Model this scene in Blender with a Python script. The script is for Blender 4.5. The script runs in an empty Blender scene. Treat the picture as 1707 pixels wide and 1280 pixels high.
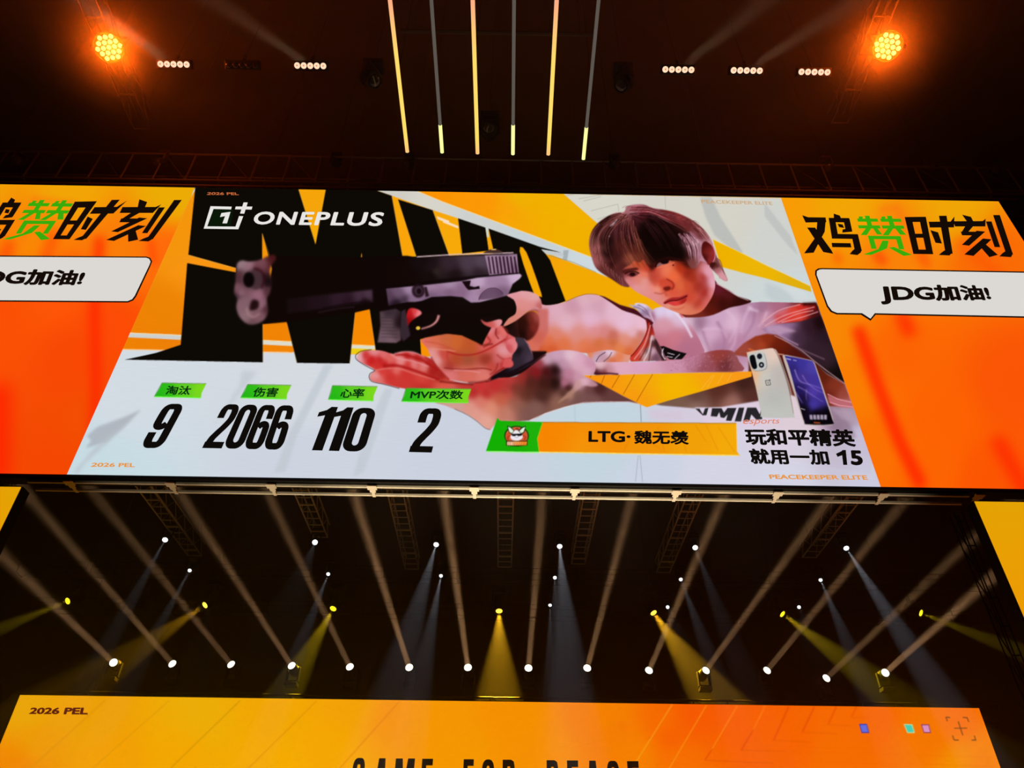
import bpy, bmesh, math, random
import numpy as np
from mathutils import Vector, Matrix
from mathutils.geometry import tessellate_polygon

sc = bpy.context.scene
COL = sc.collection
R = math.radians

# ---------------------------------------------------------------- camera, world, exposure
F_PX, PITCH, ROLL, YAW = 1230.0, 0.6698, 0.0120, 0.0062
CAM = Vector((0.0, 0.0, 1.6))
_F = Vector((math.sin(YAW) * math.cos(PITCH), math.cos(YAW) * math.cos(PITCH), math.sin(PITCH)))
_R0 = Vector((math.cos(YAW), -math.sin(YAW), 0.0))
_U0 = _R0.cross(_F)
_R = math.cos(ROLL) * _R0 + math.sin(ROLL) * _U0
_U = math.cos(ROLL) * _U0 - math.sin(ROLL) * _R0
cam_d = bpy.data.cameras.new('camera')
cam_d.sensor_width = 36.0
cam_d.lens = 36.0 * F_PX / 1707.0
cam_d.clip_end = 200.0
cam = bpy.data.objects.new('camera', cam_d)
COL.objects.link(cam)
m = Matrix.Identity(4)
for i in range(3):
    m[i][0], m[i][1], m[i][2], m[i][3] = _R[i], _U[i], -_F[i], CAM[i]
cam.matrix_world = m
sc.camera = cam

sc.view_settings.view_transform = 'Standard'
sc.view_settings.look = 'None'
sc.view_settings.exposure = 0.0
sc.view_settings.gamma = 1.0
sc.view_settings.use_curve_mapping = False
sc.cycles.use_denoising = True
sc.cycles.max_bounces = 3
sc.cycles.diffuse_bounces = 1
sc.cycles.glossy_bounces = 1
sc.cycles.transparent_max_bounces = 8
sc.cycles.volume_bounces = 0
sc.cycles.volume_step_rate = 1.0
sc.cycles.sample_clamp_indirect = 4.0

world = bpy.data.worlds.new('world')
world.use_nodes = True
world.node_tree.nodes['Background'].inputs[0].default_value = (1.0, 0.55, 0.25, 1)
world.node_tree.nodes['Background'].inputs[1].default_value = 0.0006
sc.world = world


def ray(px, py):
    return _F + _R * ((px - 853.5) / F_PX) + _U * ((640.0 - py) / F_PX)


def aty(px, py, y):
    d = ray(px, py)
    return CAM + d * (y / d.y)


def atz(px, py, z):
    d = ray(px, py)
    return CAM + d * ((z - 1.6) / d.z)


def topx(p):
    v = Vector(p) - CAM
    d = v.dot(_F)
    return 853.5 + F_PX * v.dot(_R) / d, 640.0 - F_PX * v.dot(_U) / d


def lamp_light(name, kind, loc, energy, color, direction=None, **kw):
    d = bpy.data.lights.new(name, kind)
    d.energy = energy
    d.color = color
    for k, v in kw.items():
        setattr(d, k, v)
    o = bpy.data.objects.new(name, d)
    o.location = loc
    if direction is not None:
        o.rotation_mode = 'QUATERNION'
        o.rotation_quaternion = Vector(direction).to_track_quat('-Z', 'Y')
    COL.objects.link(o)
    return o


# unseen lamps added below the header to brighten its white rails
for _x, _e in ((-6.6, 120), (-4.4, 380), (-2.2, 800), (0.0, 1100), (2.2, 1000), (4.4, 650), (6.6, 220)):
    lamp_light('rail_fill_light', 'SPOT', (_x, 10.2, 3.0), _e * 2.2, (1.0, 0.80, 0.52), (0.0, 2.0, 5.75), spot_size=R(30), spot_blend=1.0, shadow_soft_size=0.1)


# ---------------------------------------------------------------- materials
def lin(c):
    c = c / 255.0
    return c / 12.92 if c <= 0.04045 else ((c + 0.055) / 1.055) ** 2.4


_mats = {}


def emis(name, rgb, strength=1.0, sample=False):
    """something that gives off light of the sRGB colour rgb"""
    if name in _mats:
        return _mats[name]
    mt = bpy.data.materials.new(name)
    mt.use_nodes = True
    nt = mt.node_tree
    nt.nodes.clear()
    o = nt.nodes.new('ShaderNodeOutputMaterial')
    e = nt.nodes.new('ShaderNodeEmission')
    e.inputs[0].default_value = (lin(rgb[0]), lin(rgb[1]), lin(rgb[2]), 1)
    e.inputs[1].default_value = strength
    nt.links.new(e.outputs[0], o.inputs[0])
    if not sample:
        mt.cycles.emission_sampling = 'NONE'
    _mats[name] = mt
    return mt


def led_mat(name, sample=False):
    """LED wall: the colour of each lamp comes from the mesh, over a fine pixel grain"""
    mt = bpy.data.materials.new(name)
    mt.use_nodes = True
    nt = mt.node_tree
    nt.nodes.clear()
    o = nt.nodes.new('ShaderNodeOutputMaterial')
    e = nt.nodes.new('ShaderNodeEmission')
    a = nt.nodes.new('ShaderNodeAttribute')
    a.attribute_name = 'led'
    nt.links.new(e.outputs[0], o.inputs[0])
    if sample:
        nt.links.new(a.outputs['Color'], e.inputs[0])
    else:
        tc = nt.nodes.new('ShaderNodeTexCoord')
        mp = nt.nodes.new('ShaderNodeMapping')
        mp.inputs['Scale'].default_value = (3, 3, 60)
        n = nt.nodes.new('ShaderNodeTexNoise')
        n.inputs['Scale'].default_value = 1.0
        n.inputs['Detail'].default_value = 2.0
        mr = nt.nodes.new('ShaderNodeMapRange')
        mr.inputs[3].default_value = 0.94
        mr.inputs[4].default_value = 1.04
        mx = nt.nodes.new('ShaderNodeVectorMath')
        mx.operation = 'SCALE'
        nt.links.new(tc.outputs['Object'], mp.inputs[0])
        nt.links.new(mp.outputs[0], n.inputs[0])
        nt.links.new(n.outputs[0], mr.inputs[0])
        nt.links.new(a.outputs['Color'], mx.inputs[0])
        nt.links.new(mr.outputs[0], mx.inputs['Scale'])
        nt.links.new(mx.outputs[0], e.inputs[0])
    mt.cycles.emission_sampling = 'AUTO' if sample else 'NONE'
    return mt


def surf(name, rgb, rough=0.6, metal=0.0, grain=0.25, scale=6.0):
    """painted or bare surface with a little procedural wear"""
    mt = bpy.data.materials.new(name)
    mt.use_nodes = True
    nt = mt.node_tree
    b = nt.nodes['Principled BSDF']
    tc = nt.nodes.new('ShaderNodeTexCoord')
    n = nt.nodes.new('ShaderNodeTexNoise')
    n.inputs['Scale'].default_value = scale
    r = nt.nodes.new('ShaderNodeValToRGB')
    c = [lin(v) for v in rgb]
    r.color_ramp.elements[0].color = (*[v * (1 - grain) for v in c], 1)
    r.color_ramp.elements[1].color = (*[min(v * (1 + grain), 1) for v in c], 1)
    nt.links.new(tc.outputs['Object'], n.inputs[0])
    nt.links.new(n.outputs[0], r.inputs[0])
    nt.links.new(r.outputs[0], b.inputs['Base Color'])
    b.inputs['Roughness'].default_value = rough
    b.inputs['Metallic'].default_value = metal
    if name in ('black_paint', 'dark_hall_paint', 'matt_black_steel'):
        b.inputs['Specular IOR Level'].default_value = 0.15
    return mt


M = dict(
    black=surf('black_paint', (20, 19, 19), 0.55),
    hall=surf('dark_hall_paint', (12, 11, 10), 0.9, 0, 0.3, 0.7),
    floor=surf('dark_stage_floor', (30, 27, 25), 0.5, 0, 0.3, 1.5),
    dark=surf('matt_black_steel', (34, 31, 29), 0.6, 0.3, 0.3, 9),
    alu=surf('scratched_aluminium', (190, 185, 178), 0.5, 0.3, 0.2, 9),
    dalu=surf('black_coated_aluminium', (62, 58, 54), 0.45, 0.5, 0.3, 9),
    rail=surf('white_painted_rail', (225, 218, 200), 0.6, 0, 0.08, 4),
    grey=surf('frosted_grey_tube', (120, 112, 108), 0.5, 0, 0.1, 4),
    glass=surf('dark_lens_glass', (40, 42, 48), 0.08, 0.2, 0.1, 3),
)


def volume(name, density, rgb=(1, 1, 1), aniso=0.0):
    mt = bpy.data.materials.new(name)
    mt.use_nodes = True
    nt = mt.node_tree
    nt.nodes.clear()
    o = nt.nodes.new('ShaderNodeOutputMaterial')
    v = nt.nodes.new('ShaderNodeVolumeScatter')
    v.inputs['Color'].default_value = (*rgb, 1)
    v.inputs['Density'].default_value = density
    v.inputs['Anisotropy'].default_value = aniso
    nt.links.new(v.outputs[0], o.inputs['Volume'])
    return mt


# ---------------------------------------------------------------- objects
def tag(o, label=None, cat=None, group=None, kind=None):
    for k, v in (('label', label), ('category', cat), ('group', group), ('kind', kind)):
        if v:
            o[k] = v
    return o


def mob(name, me, parent=None, mat=None, mw=None):
    if mat is not None:
        me.materials.clear()
        me.materials.append(mat)
    o = bpy.data.objects.new(name, me)
    COL.objects.link(o)
    if parent is not None:
        o.parent = parent
    if mw is not None:
        o.matrix_local = mw
    return o


def empty(name, loc, label, cat, group=None):
    o = bpy.data.objects.new(name, None)
    o.location = loc
    o.empty_display_size = 0.2
    COL.objects.link(o)
    return tag(o, label, cat, group)


def bm_mesh(name, bm, smooth_=False):
    me = bpy.data.meshes.new(name)
    bm.normal_update()
    bm.to_mesh(me)
    bm.free()
    if smooth_:
        for p in me.polygons:
            p.use_smooth = True
    return me


def add_box(bm, x0, x1, y0, y1, z0, z1):
    g = bmesh.ops.create_cube(bm, size=1.0, matrix=Matrix.Translation(((x0 + x1) / 2, (y0 + y1) / 2, (z0 + z1) / 2)) @ Matrix.Diagonal((x1 - x0, y1 - y0, z1 - z0, 1)))
    return g['verts']


def box_mesh(name, x0, x1, y0, y1, z0, z1, bev=0.0):
    bm = bmesh.new()
    add_box(bm, x0, x1, y0, y1, z0, z1)
    if bev:
        bmesh.ops.bevel(bm, geom=bm.edges[:], offset=bev, segments=1, affect='EDGES')
    return bm_mesh(name, bm)


def add_rod(bm, a, b, r, n=6):
    a, b = Vector(a), Vector(b)
    d = b - a
    q = d.to_track_quat('Z', 'Y').to_matrix().to_4x4()
    bmesh.ops.create_cone(bm, cap_ends=True, segments=n, radius1=r, radius2=r, depth=d.length, matrix=Matrix.Translation((a + b) / 2) @ q)


def lathe(bm, prof, n=20, mat=Matrix.Identity(4)):
    """prof: list of (radius, z)"""
    rings = []
    for r_, z_ in prof:
        rings.append([bm.verts.new(mat @ Vector((max(r_, 1e-4) * math.cos(2 * math.pi * k / n), max(r_, 1e-4) * math.sin(2 * math.pi * k / n), z_))) for k in range(n)])
    for a, b in zip(rings, rings[1:]):
        for k in range(n):
            bm.faces.new((a[k], a[(k + 1) % n], b[(k + 1) % n], b[k]))
    bm.faces.new(rings[0][::-1])
    bm.faces.new(rings[-1])


_rod = {}


def rod_obj(name, parent, a, b, r, mat):
    """rod from a to b (parent's space) that shares one unit mesh per material"""
    key = mat.name
    if key not in _rod:
        bm = bmesh.new()
        bmesh.ops.create_cone(bm, cap_ends=True, segments=6, radius1=1, radius2=1, depth=1)
        _rod[key] = bm_mesh('rod', bm)
        _rod[key].materials.append(mat)
    a, b = Vector(a), Vector(b)
    d = b - a
    mw = Matrix.Translation((a + b) / 2) @ d.to_track_quat('Z', 'Y').to_matrix().to_4x4() @ Matrix.Diagonal((r, r, d.length, 1))
    return mob(name, _rod[key], parent, None, mw)


# ---------------------------------------------------------------- LED wall helpers

# What the header LED wall shows is flat light, so it is rasterised here into a grid of LED colours
# (one value per vertex of the wall's display mesh).
import numpy as np


class Canvas:
    def __init__(s, x0, y0, w, h):
        s.x0, s.y0, s.w, s.h = x0, y0, w, h
        s.a = np.zeros((h, w, 3), np.float32)
        s.tag = np.zeros((h, w), np.int8)
        s.cur = 0


cv = Canvas(-440, 285, 2460, 560)


def K(ox, oy, w):
    k = w / 1707.0
    return lambda *pts: [(ox + x * k, oy + y * k) for x, y in pts]


def smooth(pts, n=6, closed=True):
    """Catmull-Rom curve through the points."""
    P = np.array(pts, float)
    m = len(P)
    out = []
    for i in range(m if closed else m - 1):
        if closed:
            p0, p1, p2, p3 = P[i - 1], P[i], P[(i + 1) % m], P[(i + 2) % m]
        else:
            p0, p1, p2, p3 = P[max(i - 1, 0)], P[i], P[i + 1], P[min(i + 2, m - 1)]
        for k in range(n):
            t = k / n
            out.append(0.5 * ((2 * p1) + (-p0 + p2) * t + (2 * p0 - 5 * p1 + 4 * p2 - p3) * t * t + (-p0 + 3 * p1 - 3 * p2 + p3) * t ** 3))
    if not closed:
        out.append(P[-1])
    return [tuple(p) for p in out]


def cover(pts, pad=0):
    P = np.array(pts, float) - (cv.x0, cv.y0)
    x0 = max(int(P[:, 0].min()) - 1 - pad, 0); x1 = min(int(P[:, 0].max()) + 2 + pad, cv.w)
    y0 = max(int(P[:, 1].min()) - 1 - pad, 0); y1 = min(int(P[:, 1].max()) + 2 + pad, cv.h)
    if x1 <= x0 or y1 <= y0:
        return None
    A = np.zeros((y1 - y0, x1 - x0), np.float32)
    Q = np.roll(P, -1, axis=0)
    ex0, ey0, ex1, ey1 = P[:, 0], P[:, 1], Q[:, 0], Q[:, 1]
    xs = np.arange(x0, x1)
    S = 4
    for r in range(y0, y1):
        for s in range(S):
            y = r + (s + .5) / S
            m = (ey0 <= y) != (ey1 <= y)
            if not m.any():
                continue
            c = np.sort(ex0[m] + (y - ey0[m]) / (ey1[m] - ey0[m]) * (ex1[m] - ex0[m]))
            for k in range(0, len(c) - 1, 2):
                a, b = c[k], c[k + 1]
                i0 = max(int(a) - x0, 0); i1 = min(int(b) + 1 - x0, x1 - x0)
                if i1 > i0:
                    seg = xs[i0:i1]
                    A[r - y0, i0:i1] += np.clip(np.minimum(b, seg + 1) - np.maximum(a, seg), 0, 1) / S
    return x0, y0, A


def blur(A, s):
    if s <= 0.05:
        return A
    n = int(3 * s) + 1
    k = np.exp(-.5 * (np.arange(-n, n + 1) / s) ** 2); k /= k.sum()
    B = np.pad(A, ((n, n), (0, 0)))
    A = sum(k[i] * B[i:i + A.shape[0]] for i in range(2 * n + 1))
    B = np.pad(A, ((0, 0), (n, n)))
    return sum(k[i] * B[:, i:i + A.shape[1]] for i in range(2 * n + 1)).astype(np.float32)


def field(col, x0, y0, shp):
    """one colour, or (x, y, colour) samples blended by distance."""
    if not isinstance(col, list):
        return np.array(col, np.float32)[None, None, :]
    yy, xx = np.mgrid[0:shp[0], 0:shp[1]]
    xx = xx + x0 + cv.x0 + .5; yy = yy + y0 + cv.y0 + .5
    W = np.zeros(shp, np.float32); C = np.zeros(shp + (3,), np.float32)
    P = np.array([(x, y) for x, y, _ in col], float)
    D = np.hypot(P[:, None, 0] - P[None, :, 0], P[:, None, 1] - P[None, :, 1]) + np.eye(len(P)) * 1e4
    e = np.clip(np.sort(D, axis=1)[:, :2].mean(1), 1.5, 60)
    for (x, y, c), q in zip(col, e):
        w = 1.0 / (((xx - x) ** 2 + (yy - y) ** 2) / (q * q) + .30) ** 2.2
        W += w; C += w[..., None] * np.array(c, np.float32)
    return C / W[..., None]


def fill(pts, col, f=0.0, op=1.0, clip=None):
    r = cover(pts, int(3 * f) + 2)
    if r is None:
        return
    x0, y0, A = r
    A = np.clip(blur(A, f), 0, 1) * op
    h, w = A.shape
    if clip is not None:
        A = A * clip[y0:y0 + h, x0:x0 + w]
    T = cv.a[y0:y0 + h, x0:x0 + w]
    T += A[..., None] * (field(col, x0, y0, A.shape) - T)
    cv.tag[y0:y0 + h, x0:x0 + w][A > .5] = cv.cur


def mask(pts):
    M = np.zeros((cv.h, cv.w), np.float32)
    r = cover(pts, 2)
    x0, y0, A = r
    M[y0:y0 + A.shape[0], x0:x0 + A.shape[1]] = np.clip(A, 0, 1)
    return M


def line(pts, w, col, f=0.0, op=1.0, clip=None, w1=None, sm=False):
    if sm:
        pts = smooth(pts, 5, False)
    P = np.array(pts, float)
    d = np.gradient(P, axis=0)
    n = np.stack([-d[:, 1], d[:, 0]], 1)
    n /= np.maximum(np.linalg.norm(n, axis=1, keepdims=True), 1e-6)
    ws = np.linspace(w, w if w1 is None else w1, len(P))[:, None] / 2
    fill([tuple(p) for p in P + n * ws] + [tuple(p) for p in (P - n * ws)[::-1]], col, f, op, clip)


def blob(cx, cy, rx, ry, col, f=0.0, op=1.0, ang=0.0, clip=None):
    t = np.linspace(0, 2 * np.pi, 25)[:-1]
    c, s = np.cos(np.radians(ang)), np.sin(np.radians(ang))
    x = rx * np.cos(t); y = ry * np.sin(t)
    fill(list(zip(cx + c * x - s * y, cy + s * x + c * y)), col, f, op, clip)


def smp(k, lst):
    return [(*k((x, y))[0], c) for x, y, c in lst]


def paint_wall():
    rnd = np.random.RandomState(5)
    BLK = (13, 9, 4); WHT = (212, 218, 226); PAPER = (214, 211, 202)
    a3 = K(320, 290, 430); a5 = K(740, 290, 430); a2 = K(0, 560, 430); a1 = K(0, 290, 430)
    a4 = K(430, 560, 430); a6 = K(860, 560, 430); a7 = K(1277, 290, 430); a8 = K(1277, 560, 430)
    kA = K(840, 480, 300); kB = K(380, 400, 300); kC = K(580, 540, 300); kD = K(1220, 560, 200)
    kH = K(960, 320, 280); kG = K(580, 400, 340); kS = K(1100, 480, 340); kE = K(800, 680, 120)
    # ---- side pictures: orange with soft red streaks
    fill([(-440, 285), (2020, 285), (2020, 850), (-440, 850)],
         [(-300, 300, (238, 165, 0)), (-60, 300, (240, 165, 5)), (120, 310, (242, 165, 5)), (290, 320, (236, 172, 5)), (60, 400, (250, 135, 5)), (200, 420, (250, 125, 8)),
          (280, 430, (255, 105, 10)), (100, 480, (255, 85, 8)), (0, 520, (250, 80, 5)), (180, 540, (252, 75, 5)), (130, 600, (248, 72, 4)), (160, 700, (242, 78, 2)), (90, 780, (244, 72, 2)),
          (-100, 600, (250, 75, 5)), (-300, 700, (248, 80, 5)), (-200, 430, (250, 120, 8)),
          (1320, 350, (248, 155, 5)), (1400, 345, (242, 165, 5)), (1600, 345, (240, 165, 5)), (1500, 420, (250, 130, 8)), (1650, 430, (250, 105, 5)), (1350, 480, (248, 140, 5)), (1380, 560, (248, 135, 5)),
          (1430, 650, (250, 125, 3)), (1470, 740, (252, 112, 2)), (1560, 780, (253, 100, 2)), (1500, 600, (253, 100, 3)), (1560, 700, (253, 98, 2)), (1640, 800, (252, 85, 2)), (1690, 640, (250, 85, 5)), (1800, 700, (250, 85, 5)), (1900, 780, (250, 80, 5)), (1800, 400, (248, 120, 5))])
    red = (255, 32, 0)
    line([(168, 395), (158, 520), (160, 640), (150, 790)], 17, red, 7, .75)
    line([(252, 400), (258, 440)], 12, (255, 75, 5), 5, .8)
    line([(95, 385), (78, 430), (60, 500)], 18, (255, 70, 5), 8, .7)
    line([(20, 400), (-20, 520)], 18, (255, 60, 5), 8, .7)
    line([(-10, 640), (-14, 800)], 60, red, 12, .8)
    line([(130, 340), (60, 330), (40, 400)], 8, (250, 110, 20), 4, .5)
    line([(1430, 545), (1462, 640), (1500, 740), (1535, 812)], 21, red, 7, .85)
    line([(1460, 420), (1478, 440)], 16, (255, 60, 5), 6, .7)
    line([(1395, 420), (1402, 440)], 14, (255, 80, 5), 6, .6)
    line([(1535, 420), (1550, 445)], 16, (255, 70, 5), 6, .6)
    line([(1502, 520), (1520, 560)], 24, red, 8, .7)
    line([(1660, 730), (1720, 840)], 26, red, 9, .7)
    line([(1470, 350), (1500, 345), (1512, 380)], 10, (250, 110, 20), 5, .6)
    line([(1600, 400), (1680, 470)], 16, (252, 80, 5), 8, .6)
    # ---- centre picture
    cen = mask([(327.2, 312.5), (1304.2, 329.4), (1466, 812.5), (110, 790)])
    inner = [(327, 312), (1305, 330), (1466, 813), (110, 790)]
    fill(inner, [(200, 650, (212, 220, 228)), (160, 780, (200, 220, 228)), (500, 640, (214, 219, 226)), (500, 780, (206, 212, 224)), (800, 780, (204, 210, 224)), (1000, 720, (196, 214, 224)),
                 (1100, 790, (205, 212, 228)), (1200, 680, (214, 204, 222)), (1300, 790, (214, 216, 234)), (1430, 760, (208, 206, 226)), (1100, 340, (214, 210, 199)), (1200, 380, (214, 211, 200)),
                 (1300, 420, (208, 211, 206)), (1320, 490, (205, 216, 218)), (1000, 340, (217, 214, 202)), (900, 430, (208, 216, 224))])
    line(a2((920, 490), (600, 700)), 1, (190, 196, 203), 3, 1, cen)
    fill(a2((930, 486), (830, 530), (640, 600), (570, 660), (600, 690), (560, 740), (700, 700), (830, 590)), (172, 178, 187), 2, .85, cen)
    fill(a2((900, 520), (720, 690), (545, 850), (510, 905), (480, 900), (620, 740)), (186, 192, 200), 3, .8, cen)
    fill(a2((1600, 230), (1700, 235), (1500, 480), (1400, 600), (1580, 330)), (196, 202, 209), 3, .8, cen)
    fill(a4((435, 190), (492, 190), (250, 660), (170, 900), (100, 900), (200, 640)), (193, 200, 208), 2, .75, cen)
    fill(a4((835, 345), (888, 350), (690, 900), (620, 930), (700, 640)), (194, 201, 210), 2, .75, cen)
    line(a6((380, 440), (385, 570)), 1.5, (180, 200, 205), .6, .8)
    line(a6((818, 450), (822, 570)), 1.4, (130, 140, 140), .3, .8)
    line(a6((800, 790), (780, 965)), .9, (140, 150, 155), .2, .7)
    line(a6((812, 790), (826, 968)), .9, (140, 150, 155), .2, .7)
    fill(a6((860, 480), (1100, 500), (1100, 560), (880, 560)), (214, 196, 214), 5, .8)
    for q in (((800, 150), (940, 115)), ((930, 180), (1050, 150)), ((900, 165), (1120, 125)), ((980, 245), (1160, 200)), ((1160, 200), (1165, 250)), ((1020, 300), (1120, 270)), ((1472, 130), (1476, 230))):
        line(a5(*q), 1.1, (168, 166, 158), .3, .6)
    fill(kH((1275, 50), (1390, 50), (1480, 250), (1700, 600), (1707, 660), (1560, 560), (1420, 440), (1330, 250)), (186, 188, 184), 1.2, .9)
    fill(a7((0, 190), (170, 410), (220, 540), (150, 470), (0, 280)), (190, 192, 190), 1.2, .8)
    fill(a7((0, 720), (60, 740), (330, 850), (60, 850), (0, 800)), (190, 200, 203), 3, .7)
    fill(a7((100, 730), (240, 770), (320, 845), (200, 845)), (214, 220, 222), 3, .8)
    OL, OM = (238, 137, 8), (246, 165, 10)
    # orange field behind the big letters
    fill([(320, 300), (330, 312.8), (285, 386), (205, 555), (180, 582), (204, 582), (487, 587), (628, 592), (900, 600), (1020, 500), (765, 364), (655, 326), (621, 314)],
         [(300, 400, (245, 150, 12)), (270, 520, (238, 132, 5)), (300, 580, (238, 128, 8)), (460, 560, (242, 132, 5)), (610, 540, (248, 138, 3)), (445, 410, (245, 150, 12)),
          (520, 340, (246, 165, 10)), (527, 390, (248, 172, 10)), (680, 400, (250, 165, 10)), (740, 380, (250, 170, 10)), (760, 420, (247, 172, 10)), (890, 450, (245, 168, 5)), (330, 440, (250, 150, 20)), (235, 560, (240, 130, 5))], clip=cen)
    fill(a1((860, 1050), (1200, 1065), (1195, 1097), (848, 1080)), (205, 208, 206), .3)
    line(a1((860, 1052), (1200, 1067)), 1.2, (250, 225, 170), .2)
    fill(a3((0, 1078), (1210, 1140), (1210, 1166), (0, 1105)), (222, 220, 205), .3)
    line(a3((0, 1076), (1210, 1138)), 1.2, (255, 225, 160), .2)
    fill([(585, 580.5), (640, 583), (640, 593), (585, 590)], (240, 205, 20), .3)
    line([(205, 582.3), (487, 587.8)], 1.6, (255, 200, 130), .3)
    # white diagonal band, orange and yellow above and below it
    fill([(621, 314), (1305, 329), (1305, 345), (1290, 445), (1190, 400), (1000, 375), (936, 319)], PAPER, 0, 0)
    fill([(655, 326.5), (723, 350.5), (765, 364), (860, 400), (994, 454), (1060, 480), (1120, 520), (1040, 520), (940, 505), (700, 440), (672, 428)],
         [(700, 400, (250, 165, 10)), (760, 400, (248, 170, 10)), (900, 430, (248, 165, 10)), (960, 480, (243, 170, 2)), (1080, 500, (242, 172, 2))])
    fill([(690, 315), (936.5, 319), (998, 373), (1010, 440), (985.6, 428.5), (740, 336.6)],
         [(720, 320, (253, 148, 3)), (800, 335, (253, 152, 5)), (850, 350, (250, 162, 8)), (870, 325, (240, 178, 2)), (930, 345, (243, 176, 0)), (960, 400, (242, 176, 0)), (860, 380, (247, 168, 5)), (990, 430, (242, 176, 0))])
    fill([(621, 314.5), (690, 315.8), (740, 336.6), (985.6, 428.5), (1012, 440), (1012, 462), (994, 454), (765, 364), (723, 350.5), (655, 326.5)],
         [(650, 318, (208, 205, 196)), (720, 340, (216, 213, 203)), (800, 370, (206, 210, 208)), (900, 410, (200, 210, 214)), (990, 445, (205, 216, 224))])
    line([(690, 315.8), (740, 336.6), (985.6, 428.5)], 1.2, (255, 220, 140), .3, .8)
    fill(a5((795, 505), (830, 505), (818, 575), (790, 570)), (168, 178, 182), .6)
    fill(a5((640, 497), (780, 518), (800, 545), (690, 535), (665, 520)), (196, 202, 204), .4)
    line(a5((695, 538), (860, 585), (1010, 652)), 1, (150, 140, 90), .2, .8)
    fill(a5((0, 305), (100, 345), (102, 362), (0, 322)), (250, 222, 190), .3)
    fill(a3((1625, 280), (1707, 310), (1707, 330), (1632, 300)), (250, 222, 190), .3)
    fill([(1190, 399), (1240, 423), (1277, 442), (1352, 477), (1354, 487), (1277, 464), (1240, 455), (1203, 445)], [(1200, 420, (240, 178, 0)), (1350, 480, (225, 175, 15)), (1260, 445, (238, 182, 5))])
    line([(1190, 399), (1240, 423), (1352, 477)], 1, (250, 220, 130), .2, .7)
    # big black letters
    fill([(327.5, 312.8), (499, 313.6), (527, 407.5), (545, 314.3), (621, 314.8), (655, 326.5), (672, 428), (694.6, 428), (665, 332.5), (723, 350.5), (750, 427.5), (760, 440), (701, 460), (699.5, 560), (701.5, 594),
          (628, 592), (625, 582), (616, 516.7), (603.4, 421), (592, 520.5), (582, 606), (494, 605), (478, 539), (438.3, 388), (437.5, 604), (208, 599.4), (260, 588), (301, 574.6), (313, 438.6), (394, 454), (394, 447), (315, 425)], BLK)
    line([(315, 425.3), (394, 447.5)], 1, (235, 190, 110), .2, .6)
    for q in ([(499, 313.6), (527, 407.5), (545, 314.3)], [(438.3, 390), (450, 426)], [(438.3, 604), (438.3, 540)], [(655, 327), (672, 428)], [(694.6, 428), (665, 333)], [(723, 351), (750, 427)], [(478, 539), (494, 605)], [(592, 521), (582.5, 606)], [(616, 517), (625, 582)]):
        line(q, 1, (235, 190, 110), .2, .45)
    fill([(765, 364), (810.5, 379.4), (815.6, 418), (771.5, 423)], BLK)
    fill([(815.6, 381), (901, 411.5), (936, 421), (903, 415.5), (911, 424), (918, 434), (943, 502), (930, 507), (860, 520), (820, 500), (823, 414.7)], BLK)
    fill(a5((280, 353), (298, 358), (302, 420), (290, 420)), (205, 215, 212), .3)
    fill(smooth(a5((505, 512), (550, 520), (645, 790), (635, 810), (600, 800)), 3), (245, 168, 5))
    # orange chevron under the arm
    def chevron():
        fill(a6((435, 262), (1557, 236), (1558, 270), (1200, 375), (1000, 430), (860, 474), (780, 438)),
             [(980, 630, (250, 150, 15)), (1060, 660, (248, 155, 15)), (1070, 640, (245, 170, 10)), (1120, 640, (245, 182, 0)), (1150, 650, (243, 180, 0)), (1180, 630, (248, 165, 15)), (1240, 628, (250, 155, 25))])
        for q in (((583, 262), (560, 318)), ((683, 258), (630, 345)), ((782, 255), (705, 388)), ((902, 253), (792, 436)), ((495, 262), (485, 275))):
            line(a6(*q), .9, (130, 60, 10), .2, .8)
        for q in (((1310, 258), (1262, 345)), ((1370, 252), (1330, 320)), ((1425, 250), (1395, 305)), ((1300, 258), (1225, 352))):
            line(a6(*q), .8, (250, 195, 90), .2, .7)
    # ------------------------------------------------ the player
    cv.cur = 1
    # shirt front behind everything
    fill(kS((-40, 190), (30, 165), (100, 160), (200, 235), (360, 235), (560, 175), (700, 130), (850, 118), (1050, 122), (1312, 128), (1336, 190), (1490, 560), (1690, 1160), (1780, 1400), (1750, 1560), (500, 1330), (280, 1000), (0, 700), (-60, 560)),
         smp(kS, [(60, 200, (205, 190, 222)), (120, 300, (200, 150, 175)), (40, 330, (220, 150, 160)), (60, 450, (170, 105, 125)), (240, 290, (220, 185, 205)), (330, 290, (155, 115, 140)), (420, 380, (215, 170, 200)), (360, 480, (205, 165, 190)), (300, 540, (215, 175, 200)),
                  (480, 250, (205, 165, 195)), (500, 520, (175, 125, 155)), (620, 300, (225, 185, 210)), (640, 450, (185, 130, 160)), (760, 180, (180, 135, 165)), (720, 320, (195, 150, 180)), (860, 170, (160, 110, 140)), (900, 240, (200, 145, 170)), (1000, 160, (175, 105, 130)),
                  (1250, 150, (150, 50, 50)), (1300, 260, (45, 15, 20)), (1400, 1060, (170, 135, 165)), (1560, 1100, (165, 140, 160)), (1480, 1180, (150, 125, 150)), (600, 1080, (222, 205, 225)), (1150, 1100, (222, 205, 215)), (1650, 1250, (200, 190, 215))]), clip=cen)
    fill(kS((1370, 980), (1500, 1000), (1640, 1250), (1560, 1290), (1400, 1150)), (140, 115, 135), 2.5, .6, cen)
    fill(kS((1430, 1010), (1600, 1030), (1670, 1150), (1520, 1100)), (185, 160, 180), 2, .6, cen)
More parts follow.
